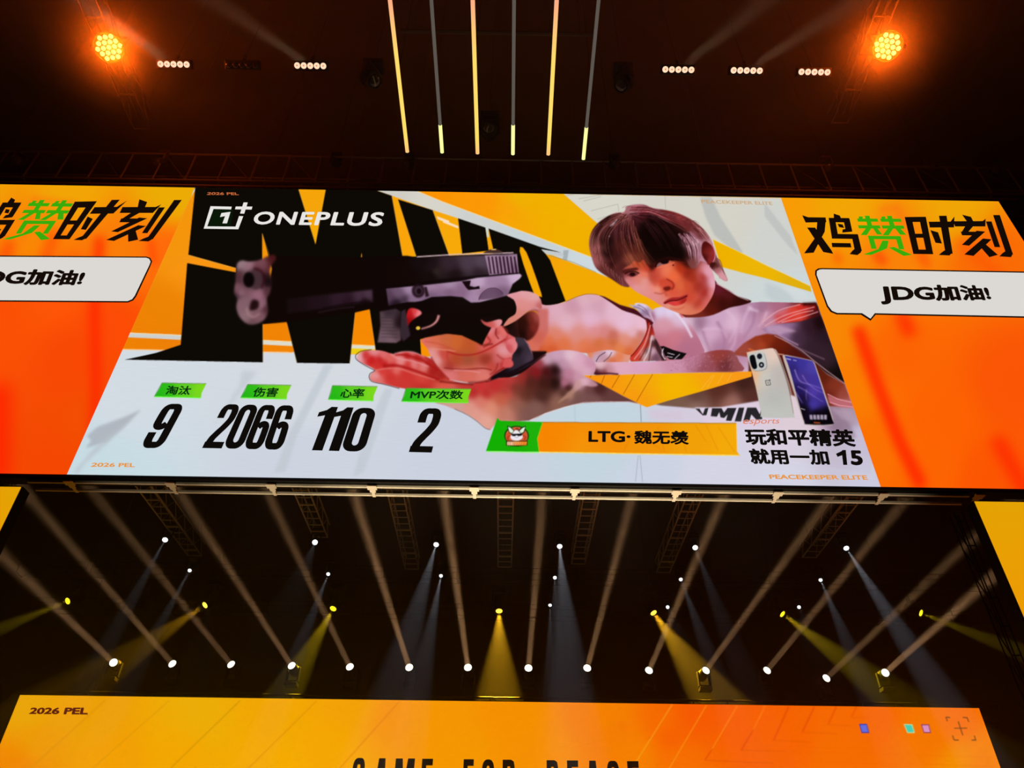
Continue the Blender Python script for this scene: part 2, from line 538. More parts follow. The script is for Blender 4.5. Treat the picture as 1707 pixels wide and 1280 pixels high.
    # folds
    for q, w, c in ((((210, 260), (300, 420), (400, 560)), 4.5, (228, 195, 215)), (((330, 260), (370, 400), (430, 560)), 5, (165, 115, 145)), (((150, 240), (230, 400), (300, 560)), 5, (175, 110, 140)),
                    (((560, 190), (640, 300), (580, 460)), 5, (222, 185, 212)), (((760, 150), (700, 280), (680, 380)), 6, (215, 175, 205)), (((800, 160), (780, 300), (700, 420)), 4, (160, 110, 145)),
                    (((480, 280), (540, 420), (520, 550)), 5, (165, 115, 150)), (((900, 200), (860, 290), (820, 330)), 4, (225, 185, 205)), (((750, 170), (830, 200)), 5, (235, 205, 225)), (((0, 190), (110, 180), (190, 260)), 4, (225, 210, 238)),
                    (((350, 350), (500, 345), (560, 420)), 3, (225, 190, 215)), (((640, 350), (620, 470), (560, 560)), 5, (215, 170, 200))):
        line(kS(*q), w, c, 1.8, .75, w1=w * .4, sm=True)
    fill(kS((870, 290), (1000, 200), (1160, 140), (1312, 128), (1340, 190), (1350, 235), (1180, 280), (1000, 300), (900, 325)), smp(kS, [(900, 290, (190, 135, 160)), (1010, 250, (200, 60, 60)), (1100, 270, (215, 55, 40)), (1200, 170, (205, 45, 35)), (1300, 150, (150, 20, 15)), (1320, 210, (60, 12, 15)), (1150, 220, (225, 70, 55)), (1000, 200, (210, 110, 120))]), .8, 1, cen)
    for q in (((880, 320), (1050, 230), (1300, 160)), ((990, 290), (1150, 220), (1290, 190)), ((1020, 290), (1180, 250), (1330, 200)), ((860, 290), (1000, 190), (1180, 140))):
        line(kS(*q), 1.6, (238, 170, 175), .5, .8, cen, sm=True)
    line(kS((1200, 140), (1312, 132), (1330, 180)), 5, (45, 8, 8), 1.5, .9, cen)
    # dark sleeve and red-brown arm at the right
    fill(kS((850, 345), (1000, 305), (1180, 285), (1350, 232), (1400, 400), (1480, 560), (1570, 820), (1540, 800), (1400, 720), (1300, 640), (1100, 480), (1000, 400), (900, 380)),
         smp(kS, [(900, 350, (165, 125, 160)), (1060, 350, (150, 110, 150)), (1150, 400, (62, 38, 55)), (1250, 330, (48, 24, 36)), (1340, 300, (25, 8, 10)), (1300, 500, (50, 30, 42)), (1400, 600, (52, 32, 42)), (1500, 760, (15, 10, 8)), (1380, 400, (40, 22, 32))]), .8, 1, cen)
    fill(kS((890, 320), (1010, 315), (1150, 365), (1040, 380), (1000, 400), (900, 365)), (190, 150, 180), 1.8, .85, cen)
    fill(kS((600, 560), (700, 465), (800, 405), (900, 385), (980, 395), (1100, 480), (1290, 620), (1400, 725), (1545, 805), (1600, 960), (1640, 1010), (1400, 990), (1100, 900), (740, 960), (500, 1000), (300, 1010), (0, 985), (-60, 972), (740, 740), (740, 580)),
         smp(kS, [(700, 500, (160, 70, 55)), (780, 440, (150, 55, 30)), (900, 430, (140, 45, 20)), (1000, 480, (110, 30, 12)), (850, 480, (170, 65, 35)), (1020, 560, (95, 25, 12)), (1200, 620, (75, 18, 10)), (1350, 740, (95, 30, 15)), (1450, 820, (135, 50, 30)), (1400, 900, (110, 35, 22)),
                  (1550, 900, (150, 65, 50)), (1010, 700, (45, 18, 15)), (1080, 900, (110, 55, 45)), (700, 800, (60, 30, 25)), (500, 850, (85, 42, 32)), (300, 920, (95, 60, 50)), (740, 900, (85, 45, 38)), (600, 960, (160, 110, 100)), (300, 990, (150, 115, 105)), (100, 980, (120, 90, 75)), (1580, 980, (190, 110, 110))]), .8, 1, cen)
    line(kS((740, 510), (830, 545)), 2.2, (235, 115, 40), .8, .8)
    line(kS((960, 400), (1150, 500), (1300, 620), (1430, 720), (1550, 805)), 1.6, (180, 135, 140), .4, .9, cen, sm=True)
    line(kS((1100, 480), (1240, 540), (1380, 600)), 2.2, (120, 85, 100), .8, .8, cen)
    line(kS((940, 360), (1080, 440), (1160, 480)), 2.4, (175, 135, 165), .7, .8, cen)
    fill(kS((1400, 900), (1480, 930), (1600, 950), (1620, 1005), (1500, 1000), (1410, 960)), (190, 105, 115), 1, .9, cen)
    line(kS((1400, 890), (1480, 930), (1600, 960)), 1.4, (235, 165, 175), .3, .9, cen)
    line(kS((1420, 960), (1500, 985), (1615, 1000)), 1.4, (235, 165, 175), .3, .9, cen)
    # neck
    fill(smooth(kH((1400, 900), (1450, 940), (1560, 1000), (1650, 1060), (1790, 1110), (1700, 1150), (1560, 1180), (1400, 1250), (1250, 1275), (1080, 1270), (1060, 1200), (1300, 1100)), 3),
         smp(kH, [(1450, 980, (100, 25, 40)), (1550, 1040, (85, 22, 25)), (1500, 1130, (60, 14, 10)), (1350, 1200, (90, 22, 12)), (1250, 1260, (120, 40, 30)), (1700, 1120, (50, 12, 8)), (1400, 1100, (80, 18, 12))]), .5)
    line(kH((1430, 930), (1550, 1000), (1650, 1062), (1760, 1105)), 1.2, (230, 190, 205), .3, .7, sm=True)
    # collar / shoulder cloth left of the chin
    fill(smooth(kH((600, 1150), (640, 1130), (720, 1150), (780, 1200), (800, 1185), (900, 1165), (960, 1190), (1090, 1260), (1200, 1400), (1300, 1700), (900, 1800), (760, 1500), (690, 1280)), 3),
         smp(kH, [(640, 1150, (225, 210, 235)), (720, 1220, (190, 165, 195)), (760, 1260, (150, 80, 105)), (850, 1220, (222, 205, 235)), (960, 1220, (225, 210, 240)), (1050, 1280, (220, 190, 215)), (900, 1350, (215, 150, 165)), (1000, 1500, (205, 120, 135)), (1100, 1600, (180, 110, 135)), (860, 1600, (195, 110, 125))]), .5)
    for q, c, w in ((((640, 1160), (720, 1280), (770, 1400)), (160, 120, 150), 2.5), (((700, 1150), (760, 1240), (790, 1340)), (235, 220, 240), 2), (((1000, 1210), (1100, 1330), (1180, 1480)), (235, 220, 240), 4), (((1060, 1240), (1090, 1275)), (215, 75, 70), 3)):
        line(kH(*q), w, c, .9, .8, sm=True)
    # face
    face = smooth(kH((440, 760), (490, 880), (560, 970), (640, 1030), (760, 1090), (880, 1165), (960, 1200), (1080, 1243), (1180, 1250), (1280, 1215), (1350, 1130), (1400, 1040), (1422, 940), (1400, 820), (1350, 730), (1250, 600), (1000, 560), (700, 560), (480, 650)), 3)
    fill(face, smp(kH, [(470, 830, (110, 45, 50)), (520, 920, (222, 135, 135)), (620, 985, (226, 150, 150)), (700, 905, (228, 150, 140)), (630, 890, (225, 130, 115)), (700, 840, (235, 120, 95)), (560, 740, (190, 85, 60)), (640, 720, (190, 72, 40)),
                        (720, 780, (205, 70, 45)), (780, 780, (120, 28, 18)), (790, 860, (190, 75, 60)), (850, 800, (225, 105, 80)), (930, 800, (235, 120, 85)), (1000, 860, (238, 105, 62)), (1080, 780, (185, 50, 25)), (1130, 720, (60, 15, 10)), (1150, 830, (150, 38, 22)),
                        (1060, 960, (222, 100, 60)), (1150, 960, (205, 75, 45)), (1190, 880, (165, 48, 28)), (1250, 960, (165, 48, 35)), (1290, 860, (185, 70, 65)), (1340, 830, (228, 165, 185)), (1390, 930, (230, 170, 190)), (1370, 1020, (222, 130, 135)), (1310, 1020, (180, 55, 45)),
                        (1320, 1110, (215, 105, 100)), (1240, 1120, (215, 90, 65)), (1180, 1190, (220, 120, 90)), (1060, 1190, (228, 130, 100)), (960, 1180, (226, 145, 120)), (880, 1130, (226, 135, 125)), (810, 1075, (224, 140, 138)), (870, 960, (232, 110, 80)), (800, 990, (235, 140, 125)),
                        (740, 1010, (228, 145, 140)), (1160, 1080, (205, 70, 50)), (1000, 1020, (218, 85, 60)), (850, 880, (215, 85, 62)), (690, 970, (228, 150, 145))]), .4)
    fc = mask(face)
    line(kH((1200, 1180), (1290, 1080), (1330, 980), (1290, 850)), 10, (150, 32, 28), 4, .55, fc, sm=True)
    fill(smooth(kH((780, 740), (850, 760), (860, 860), (820, 960), (780, 930), (760, 840)), 3), (190, 62, 45), 2, .45, fc)
    fill(smooth(kH((850, 900), (930, 880), (1000, 930), (1000, 980), (960, 1005), (900, 1010), (860, 1000)), 3), (200, 60, 40), 1.8, .7, fc)
    line(kH((925, 885), (985, 920), (1000, 960), (975, 995)), 2.2, (140, 30, 22), .9, .85, fc, sm=True)
    fill(smooth(kH((890, 975), (950, 960), (970, 985), (920, 1010)), 3), (95, 18, 12), .9, .85, fc)
    line(kH((800, 1025), (870, 1035), (930, 1005)), 1.8, (170, 62, 45), .8, .7, fc, sm=True)
    blob(*kH((850, 990))[0], 5, 4, (242, 155, 135), 2.5, .7)
    line(kH((910, 1025), (930, 1060)), 3, (180, 60, 45), 1.2, .6, fc)
    # mouth
    fill(smooth(kH((890, 1128), (930, 1095), (980, 1075), (1020, 1072), (1060, 1068), (1140, 1042), (1120, 1085), (1050, 1110), (970, 1122), (915, 1140)), 3), (165, 38, 38), .6)
    fill(smooth(kH((930, 1128), (1000, 1112), (1060, 1106), (1130, 1080), (1110, 1125), (1050, 1152), (1000, 1158), (960, 1145)), 3), smp(kH, [(960, 1135, (215, 60, 62)), (1030, 1135, (228, 68, 62)), (1100, 1110, (170, 35, 28))]), .6)
    line(kH((900, 1135), (960, 1108), (1040, 1100), (1135, 1058)), 1.5, (70, 10, 12), .4, .95, sm=True)
    line(kH((960, 1180), (1040, 1195), (1110, 1165)), 2.5, (200, 80, 60), 1.2, .6, sm=True)
    # eyes and brows
    fill(smooth(kH((470, 800), (540, 780), (620, 770), (640, 790), (560, 810), (480, 830)), 3), (75, 22, 20), .8, .9)
    fill(smooth(kH((510, 835), (560, 815), (620, 818), (640, 835), (600, 860), (550, 862)), 3), (120, 50, 50), .6)
    blob(*kH((580, 838))[0], 5, 3.4, (40, 8, 10), .6)
    line(kH((500, 835), (550, 812), (610, 810), (650, 830)), 1.8, (40, 8, 10), .4, .95, sm=True)
    line(kH((530, 865), (590, 875), (640, 858)), 1.2, (215, 110, 100), .5, .8, sm=True)
    fill(smooth(kH((720, 720), (800, 690), (880, 640), (1000, 620), (1100, 640), (1120, 700), (1000, 690), (900, 700), (820, 760), (780, 790)), 3), (50, 12, 8), 1.6, .9)
    fill(smooth(kH((828, 748), (850, 722), (900, 718), (940, 715), (965, 712), (930, 730), (870, 745), (838, 762)), 3), (128, 92, 98), .6, .9)
    fill(smooth(kH((845, 680), (900, 665), (950, 680), (945, 722), (895, 734), (862, 715)), 3), (22, 5, 8), .5)
    fill(smooth(kH((815, 735), (860, 660), (960, 630), (1100, 650), (1110, 700), (1000, 700), (930, 690), (870, 700)), 3), (34, 8, 6), 1.2, .95)
    line(kH((815, 765), (835, 720), (880, 695), (960, 690), (1000, 695)), 2.2, (30, 6, 6), .4, .95, sm=True)
    line(kH((830, 775), (880, 760), (950, 742), (1010, 715)), 1.3, (225, 120, 95), .4, .8, sm=True)
    blob(*kH((996, 746))[0], 1.3, 1.2, (50, 8, 8), .3)
    # ear and hair
    fill(smooth(kH((1380, 500), (1412, 570), (1440, 660), (1480, 750), (1548, 885), (1528, 908), (1480, 880), (1420, 800), (1370, 760), (1350, 650)), 3), smp(kH, [(1400, 560, (150, 80, 85)), (1430, 680, (90, 30, 30)), (1420, 760, (40, 12, 12)), (1480, 800, (120, 55, 55)), (1530, 890, (190, 125, 130))]), .5)
    for i in range(14):
        x = 1400 + i * 5
        line(kH((x - 5, 620 + i * 5), (x + 20, 720), (x + 60 + rnd.rand() * 25, 830 + rnd.rand() * 60)), 1.1, ((215, 150, 155), (50, 14, 14), (150, 80, 80))[i % 3], .25, .7, w1=.3, sm=True)
    fill(smooth(kH((1280, 520), (1330, 490), (1390, 540), (1424, 620), (1415, 690), (1380, 740), (1340, 735), (1290, 680)), 3), smp(kH, [(1300, 540, (80, 15, 12)), (1350, 600, (120, 30, 25)), (1400, 620, (150, 45, 45)), (1380, 700, (140, 40, 40)), (1310, 680, (70, 12, 12))]), .5)
    line(kH((1340, 495), (1400, 550), (1424, 630), (1410, 700), (1375, 742)), 1.6, (215, 130, 150), .4, .9, sm=True)
    fill(smooth(kH((1380, 720), (1430, 720), (1470, 760), (1540, 880), (1520, 905), (1440, 840), (1370, 760)), 3), smp(kH, [(1400, 740, (60, 15, 12)), (1450, 790, (170, 100, 105)), (1520, 880, (215, 150, 160)), (1440, 760, (90, 35, 30))]), .5)
    hair = smooth(kH((500, 205), (530, 150), (600, 130), (700, 128), (800, 165), (930, 185), (1060, 220), (1200, 290), (1300, 370), (1370, 460), (1400, 540), (1330, 500), (1290, 540), (1290, 640), (1350, 740), (1280, 700), (1240, 760),
                     (1190, 780), (1150, 740), (1120, 690), (1040, 670), (940, 660), (850, 690), (790, 730), (730, 740), (690, 690), (650, 720), (600, 700), (560, 740), (480, 790), (500, 890), (550, 965), (470, 955), (370, 890), (260, 820), (200, 760), (165, 660), (140, 540), (160, 420), (230, 320), (330, 250), (420, 212)), 3)
    fill(hair, smp(kH, [(160, 500, (140, 85, 78)), (215, 560, (175, 98, 96)), (225, 680, (160, 85, 85)), (300, 780, (95, 42, 40)), (420, 890, (80, 35, 35)), (480, 930, (120, 55, 60)), (270, 420, (50, 16, 16)), (310, 500, (18, 5, 5)), (330, 620, (28, 8, 8)), (370, 740, (45, 14, 14)), (420, 650, (60, 22, 20)), (420, 760, (85, 36, 32)), (480, 760, (80, 30, 28)),
                        (400, 360, (62, 24, 30)), (350, 290, (80, 28, 30)), (470, 230, (180, 110, 110)), (560, 170, (170, 110, 120)), (640, 170, (185, 110, 125)), (700, 230, (90, 26, 32)), (800, 190, (150, 72, 82)), (760, 260, (30, 8, 8)), (600, 300, (70, 22, 30)), (520, 380, (60, 20, 25)), (560, 480, (35, 10, 10)), (480, 560, (75, 28, 25)),
                        (600, 580, (90, 35, 28)), (560, 680, (150, 75, 55)), (680, 660, (120, 50, 35)), (700, 500, (22, 6, 4)), (800, 400, (14, 4, 2)), (900, 300, (22, 6, 5)), (800, 280, (30, 8, 10)), (950, 230, (120, 35, 38)), (1060, 260, (140, 50, 50)), (1000, 320, (40, 10, 8)), (900, 500, (14, 4, 2)), (850, 620, (30, 8, 6)),
                        (1000, 560, (16, 4, 3)), (1050, 640, (22, 6, 4)), (1080, 420, (35, 10, 8)), (1150, 340, (110, 40, 40)), (1250, 370, (120, 55, 55)), (1120, 500, (170, 120, 135)), (1180, 460, (150, 95, 110)), (1240, 520, (205, 155, 170)), (1200, 600, (175, 115, 130)), (1280, 450, (110, 45, 50)), (1340, 460, (160, 100, 105)),
                        (1260, 640, (190, 130, 150)), (1150, 640, (60, 20, 20)), (1300, 720, (200, 140, 160)), (1200, 720, (120, 60, 55)), (1370, 510, (190, 130, 140))]), .6)
    hm = mask(hair)

    fill(smooth(kH((640, 330), (800, 270), (960, 320), (1080, 420), (1110, 560), (1130, 690), (1040, 700), (900, 690), (820, 700), (740, 690), (680, 560)), 3), (15, 5, 3), 5, .85, hm)

    def strands(guides, n, cols, w, op, seed):
        r = np.random.RandomState(seed)
        g0, g1 = [np.array(smooth(kH(*g), 6, False)) for g in guides]
        for i in range(n):
            t = r.rand()
            p = g0 * (1 - t) + g1 * t + r.randn(1, 2) * .8
            a = r.rand() * .4; b = a + .25 + r.rand() * .35
            m = len(p); p = p[int(a * m):max(int(b * m), int(a * m) + 3)]
            if len(p) > 2:
                line([tuple(v) for v in p], w * (.5 + r.rand()), cols[r.randint(len(cols))], .25, op * (.4 + .6 * r.rand()), hm, w1=.3)
    strands((((480, 210), (330, 260), (190, 400), (150, 560), (200, 760)), ((560, 260), (430, 330), (340, 480), (370, 680), (520, 960))), 130, [(190, 115, 110), (80, 28, 26), (36, 10, 10), (20, 5, 5), (130, 62, 60)], 1.5, .65, 1)
    strands((((520, 220), (420, 330), (400, 480), (430, 640), (480, 800)), ((600, 250), (640, 400), (700, 560), (720, 640), (740, 740))), 80, [(20, 5, 5), (120, 60, 62), (90, 35, 40), (180, 95, 75)], 1.4, .6, 2)
    strands((((560, 150), (720, 150), (900, 200), (1100, 250), (1300, 400)), ((560, 230), (760, 220), (940, 300), (1120, 400), (1260, 560))), 90, [(205, 130, 140), (150, 45, 50), (60, 12, 15), (30, 6, 8)], 1.4, .6, 3)
    strands((((560, 250), (700, 330), (800, 460), (880, 600), (900, 680)), ((640, 230), (860, 280), (1000, 420), (1080, 560), (1120, 690))), 50, [(50, 14, 16), (85, 35, 42), (14, 4, 4)], 1.5, .6, 4)
    strands((((1050, 430), (1090, 500), (1130, 580), (1150, 660), (1170, 740)), ((1180, 400), (1260, 500), (1290, 600), (1280, 680), (1300, 760))), 60, [(222, 175, 190), (190, 125, 145), (50, 12, 14), (30, 8, 8)], 1.7, .8, 5)
    strands((((1150, 330), (1230, 400), (1290, 460), (1340, 520), (1380, 560)), ((1200, 290), (1290, 370), (1340, 430), (1380, 480), (1410, 540))), 30, [(215, 150, 155), (120, 50, 50), (60, 18, 18)], 1.2, .7, 6)
    # fringe strands over the forehead
    for i in range(26):
        x = 470 + rnd.rand() * 270; y = 470 + rnd.rand() * 90
        line(kH((x - 60, y), (x - 10, y + 110), (x + 30 + rnd.rand() * 60, y + 200 + rnd.rand() * 60)), 1.2, ((60, 20, 15), (170, 85, 60), (85, 32, 24), (40, 12, 10))[i % 4], .4, .5, w1=.3, sm=True)
    for q in (((380, 340), (430, 280)), ((345, 448), (352, 455)), ((360, 350), (400, 310))):
        line(kH(*q), 1.8, (215, 190, 205), .6, .7)
    for i in range(34):
        t = i / 33
        x, y = kH((175 + 300 * t, 640 + 310 * t ** .8))[0]
        line([(x, y - 9 - 4 * rnd.rand()), (x + 2.5 * rnd.rand(), y - 3), (x + 2 + 4 * rnd.rand(), y + 2.5 + 2 * rnd.rand())], 1.0, ((150, 80, 78), (60, 20, 20), (185, 115, 112))[i % 3], .3, .6, w1=.25, sm=True)
    for i in range(26):
        t = i / 25
        x, y = kH((520 + 700 * t, 150 + 150 * t ** 1.5))[0]
        line([(x - 6, y + 2), (x, y - .5 - rnd.rand()), (x + 8, y + 1.5 + 2 * t)], .9, ((150, 70, 80), (90, 30, 34))[i % 2], .3, .6, w1=.25, sm=True)
    # the extended arm
    arm = smooth(kA((180, 30), (260, 60), (330, 110), (370, 160), (470, 160), (590, 130), (700, 85), (800, 62), (900, 72), (1000, 130), (1120, 210), (1240, 250), (1320, 290), (1352, 340), (1345, 430), (1300, 510), (1240, 600), (1200, 638), (1130, 625), (1020, 590),
                      (900, 600), (780, 620), (600, 600), (420, 620), (300, 620), (230, 580), (180, 500), (260, 420), (340, 330), (330, 250), (280, 215), (180, 240), (120, 280), (20, 350), (-60, 380), (60, 250), (110, 200), (105, 130), (60, 90), (120, 45)), 3)
    fill(kA((900, 68), (960, 85), (1100, 160), (1240, 200), (1330, 260), (1420, 330), (1400, 360), (1340, 300), (1240, 260), (1120, 215), (1000, 135)), (70, 16, 26), .5)
    fill(kA((1180, 160), (1240, 165), (1300, 150), (1380, 190), (1400, 300), (1330, 280), (1260, 205)), smp(kA, [(1260, 180, (185, 170, 200)), (1320, 170, (220, 205, 232)), (1340, 240, (150, 120, 150)), (1390, 280, (200, 160, 185))]), .6)
    for q in (((1230, 180), (1300, 200), (1370, 260)), ((1270, 160), (1340, 200), (1385, 280))):
        line(kA(*q), 1.5, (110, 80, 110), .5, .7, sm=True)
    # cloth folds below the armpit
    fill(kA((1352, 290), (1400, 330), (1440, 480), (1500, 600), (1530, 690), (1200, 700), (1180, 660), (1240, 600), (1320, 500), (1360, 400)),
         smp(kA, [(1380, 330, (90, 15, 20)), (1390, 420, (190, 40, 30)), (1330, 530, (200, 60, 40)), (1260, 630, (200, 50, 35)), (1200, 680, (205, 60, 40)), (1320, 640, (190, 150, 150)), (1360, 600, (120, 95, 95)), (1400, 600, (205, 165, 185)), (1450, 660, (110, 70, 85)), (1430, 520, (60, 25, 30)), (1490, 640, (150, 105, 125)), (1410, 480, (215, 175, 185))]), .6)
    for i, q in enumerate((((1390, 350), (1330, 540), (1230, 680)), ((1400, 400), (1350, 560), (1280, 690)), ((1405, 450), (1370, 600), (1320, 695)), ((1410, 500), (1390, 600), (1370, 695)), ((1380, 330), (1320, 500), (1220, 640)))):
        line(kA(*q), 2.2, ((235, 150, 150), (120, 40, 35), (225, 205, 210), (90, 60, 62), (215, 50, 35))[i], .5, .85, sm=True)
    fill(kA((1425, 470), (1500, 600), (1540, 690), (1500, 695), (1440, 580)), (55, 28, 30), .8, .9)
    # skin and shirt between the two arms
    fill(kA((780, 615), (900, 600), (1020, 585), (1130, 620), (1200, 640), (1180, 705), (860, 712), (800, 660)), smp(kA, [(800, 640, (225, 130, 90)), (860, 670, (200, 170, 200)), (940, 660, (195, 150, 170)), (1000, 620, (225, 200, 225)), (1020, 690, (215, 110, 70)), (1100, 660, (228, 125, 80)), (1160, 680, (225, 150, 130))]), .5)
    line(kA((870, 700), (900, 650), (960, 610)), 1.4, (60, 40, 60), .4, .8, sm=True)
    line(kA((940, 700), (990, 660), (1020, 610)), 1.4, (90, 60, 60), .4, .8, sm=True)
    fill(arm, smp(kA, [(200, 60, (228, 165, 170)), (280, 130, (225, 150, 155)), (340, 180, (228, 175, 185)), (140, 160, (225, 150, 145)), (180, 200, (220, 150, 140)), (60, 300, (215, 140, 125)), (320, 240, (150, 50, 45)), (345, 330, (195, 100, 95)), (400, 300, (224, 165, 180)), (300, 470, (205, 95, 80)), (360, 420, (228, 150, 145)), (240, 550, (220, 120, 100)),
                       (500, 220, (222, 172, 190)), (650, 180, (205, 150, 168)), (760, 120, (222, 175, 190)), (850, 90, (220, 170, 185)), (900, 180, (212, 160, 180)), (600, 320, (226, 178, 195)), (820, 300, (228, 180, 205)), (1050, 220, (230, 185, 205)), (1150, 330, (232, 190, 215)), (1300, 360, (235, 190, 210)), (1220, 420, (230, 180, 195)),
                       (950, 420, (215, 130, 130)), (1030, 450, (200, 105, 90)), (860, 420, (222, 140, 140)), (700, 430, (222, 140, 130)), (500, 440, (222, 130, 110)), (420, 500, (222, 110, 70)), (560, 530, (225, 115, 70)), (760, 540, (226, 120, 80)), (900, 530, (215, 110, 65)), (1030, 520, (205, 105, 60)), (1150, 500, (225, 140, 120)), (1290, 440, (200, 120, 110)),
                       (1250, 520, (215, 120, 90)), (1100, 580, (228, 130, 75)), (1180, 610, (218, 105, 60)), (980, 575, (225, 120, 80)), (800, 600, (222, 110, 70)), (450, 590, (215, 90, 45)), (300, 600, (205, 80, 40))]), .4)
    line(kA((1352, 300), (1362, 400), (1310, 510), (1240, 610), (1200, 650)), 1.8, (120, 15, 15), .5, .9, sm=True)
    line(kA((590, 130), (700, 82), (800, 58), (900, 66)), 1, (120, 70, 50), .3, .6, sm=True)
    # dark hollow of the grip hand
    fill(kA((180, 500), (330, 200), (420, 200), (420, 420), (300, 640), (230, 600)), smp(kA, [(340, 260, (205, 110, 105)), (345, 340, (205, 110, 105)), (300, 470, (205, 95, 80)), (250, 560, (215, 110, 90))]), 2)
    fill(smooth(kA((-30, 370), (60, 310), (180, 245), (270, 215), (320, 250), (335, 320), (310, 420), (230, 500), (120, 480), (20, 420)), 3), smp(kA, [(60, 380, (25, 10, 6)), (180, 330, (45, 14, 8)), (260, 300, (110, 35, 28)), (290, 380, (125, 38, 32)), (180, 440, (30, 10, 6)), (240, 440, (85, 25, 20)), (310, 280, (165, 70, 65))]), 1.4)
    # second forearm running along the chevron
    chev = cv.cur; cv.cur = 0; chevron(); cv.cur = chev
    fill(smooth(kA((860, 745), (880, 710), (1050, 705), (1300, 705), (1550, 690), (1707, 672), (1960, 600), (2100, 590), (2180, 610), (2230, 700), (2260, 790), (1900, 800), (1500, 812), (1100, 822), (950, 824), (845, 820)), 3),
         smp(kA, [(900, 730, (230, 185, 195)), (1100, 740, (225, 170, 190)), (1350, 740, (222, 165, 195)), (1600, 740, (205, 145, 170)), (1800, 700, (185, 120, 145)), (1900, 760, (150, 75, 85)), (2050, 640, (150, 60, 55)), (2100, 730, (105, 45, 50)), (2220, 700, (150, 80, 85)), (1000, 790, (200, 140, 150)), (1400, 800, (210, 160, 175)), (870, 810, (70, 20, 30)), (950, 812, (120, 50, 55))]), .5)
    line(kA((860, 815), (1000, 812), (1080, 820)), 2.5, (60, 12, 25), .7, .9)
    r = np.random.RandomState(9)
    for i in range(260):
        x = 1550 + r.rand() * 650; y = 640 + r.rand() * 150
        blob(*kA((x, y))[0], .5 + r.rand(), .4 + r.rand() * .5, ((235, 180, 200), (110, 55, 75))[r.randint(2)], .3, .25)
    # forearm under the chevron, towards the left wrist
    low = smooth(kA((-130, 300), (-100, 420), (0, 700), (-100, 820), (-200, 860), (-460, 820), (-330, 1000), (-250, 1080), (-100, 1180), (-60, 1250), (150, 1290), (225, 1258), (380, 1190), (560, 1130), (740, 1090), (1000, 1082), (1180, 1082), (1270, 1100), (1130, 1030), (900, 910), (760, 840),
                     (740, 825), (830, 820), (860, 745), (845, 690), (770, 625), (680, 600), (600, 598), (480, 600), (380, 640), (330, 670), (280, 700), (120, 740), (0, 640)), 2)
    low = kA((-150, 870), (0, 850), (110, 840), (280, 720), (330, 670), (400, 620), (500, 596), (600, 590), (700, 605), (780, 640), (850, 700), (868, 745), (840, 825), (745, 830), (900, 905), (1130, 1030), (1272, 1102), (1180, 1082), (1000, 1083), (740, 1092), (560, 1132), (380, 1190), (225, 1257), (-80, 1262), (-180, 1200), (-330, 1100), (-420, 950))
    fill(kA((250, 600), (400, 600), (400, 660), (200, 800), (0, 870), (-60, 850), (150, 740)), (26, 9, 9), .8)
    fill(smooth(low, 2), smp(kA, [(400, 680, (205, 165, 185)), (500, 640, (205, 160, 185)), (620, 650, (228, 190, 205)), (560, 720, (195, 145, 170)), (700, 720, (222, 170, 190)), (780, 790, (220, 170, 190)), (820, 720, (205, 145, 170)), (700, 850, (205, 150, 170)), (600, 820, (190, 125, 150)), (570, 900, (180, 110, 135)), (330, 720, (150, 50, 60)),
                                  (300, 800, (130, 25, 28)), (400, 790, (70, 16, 18)), (480, 780, (30, 8, 8)), (480, 900, (35, 14, 10)), (380, 900, (62, 26, 20)), (250, 900, (82, 35, 28)), (150, 850, (150, 38, 35)), (100, 950, (95, 40, 32)), (40, 870, (205, 60, 60)), (20, 1000, (215, 90, 80)), (200, 1000, (92, 45, 34)), (350, 1020, (72, 36, 30)), (560, 1000, (85, 50, 42)),
                                  (600, 950, (62, 24, 22)), (700, 920, (200, 145, 155)), (620, 1020, (175, 125, 110)), (500, 1090, (140, 95, 80)), (800, 950, (110, 65, 65)), (900, 960, (70, 32, 30)), (1050, 1040, (100, 60, 58)), (850, 1060, (120, 80, 78)), (700, 1060, (118, 80, 76)), (300, 1130, (130, 90, 82)), (100, 1120, (150, 95, 80)), (200, 1200, (125, 85, 78)),
                                  (0, 1200, (205, 135, 120)), (-100, 1100, (215, 140, 120)), (-150, 1000, (205, 95, 75)), (-60, 1020, (200, 90, 70)), (-200, 950, (200, 60, 55)), (-100, 900, (205, 62, 58)), (-300, 1000, (200, 70, 60)), (-180, 1160, (225, 160, 150)), (-280, 1080, (222, 150, 140)), (750, 900, (225, 175, 190))]), .5)
    fill(smooth(kA((700, 870), (800, 862), (885, 920), (830, 938), (740, 925), (700, 960), (620, 1030), (500, 1095), (560, 1030), (640, 960)), 3), smp(kA, [(760, 890, (225, 178, 195)), (860, 920, (195, 140, 155)), (700, 930, (200, 150, 150)), (600, 1030, (170, 125, 105))]), 1.2, .9)
    line(kA((740, 1088), (1000, 1080), (1180, 1081), (1275, 1104)), 1.4, (245, 200, 200), .4, .6)
    line(kA((235, 1256), (380, 1192), (560, 1134), (740, 1090)), 1.4, (245, 215, 215), .4, .7)
    # open palm hand
    palm = kC((85, 300), (130, 262), (220, 248), (320, 255), (400, 280), (440, 285), (500, 265), (600, 265), (690, 295), (780, 330), (830, 390), (900, 470), (960, 530), (1150, 570), (1300, 540), (1560, 510), (1690, 470), (1720, 700), (1700, 900), (1450, 905), (1340, 1000), (1290, 985), (1210, 920), (1120, 860), (1000, 810), (900, 770),
              (800, 740), (560, 625), (480, 605), (360, 575), (230, 545), (200, 510), (215, 470), (248, 440), (200, 405), (90, 350))
    ramp = np.clip((878 - (np.arange(cv.w) + cv.x0)) / 50.0, 0, 1)[None, :].astype(np.float32) * np.ones((cv.h, 1), np.float32)
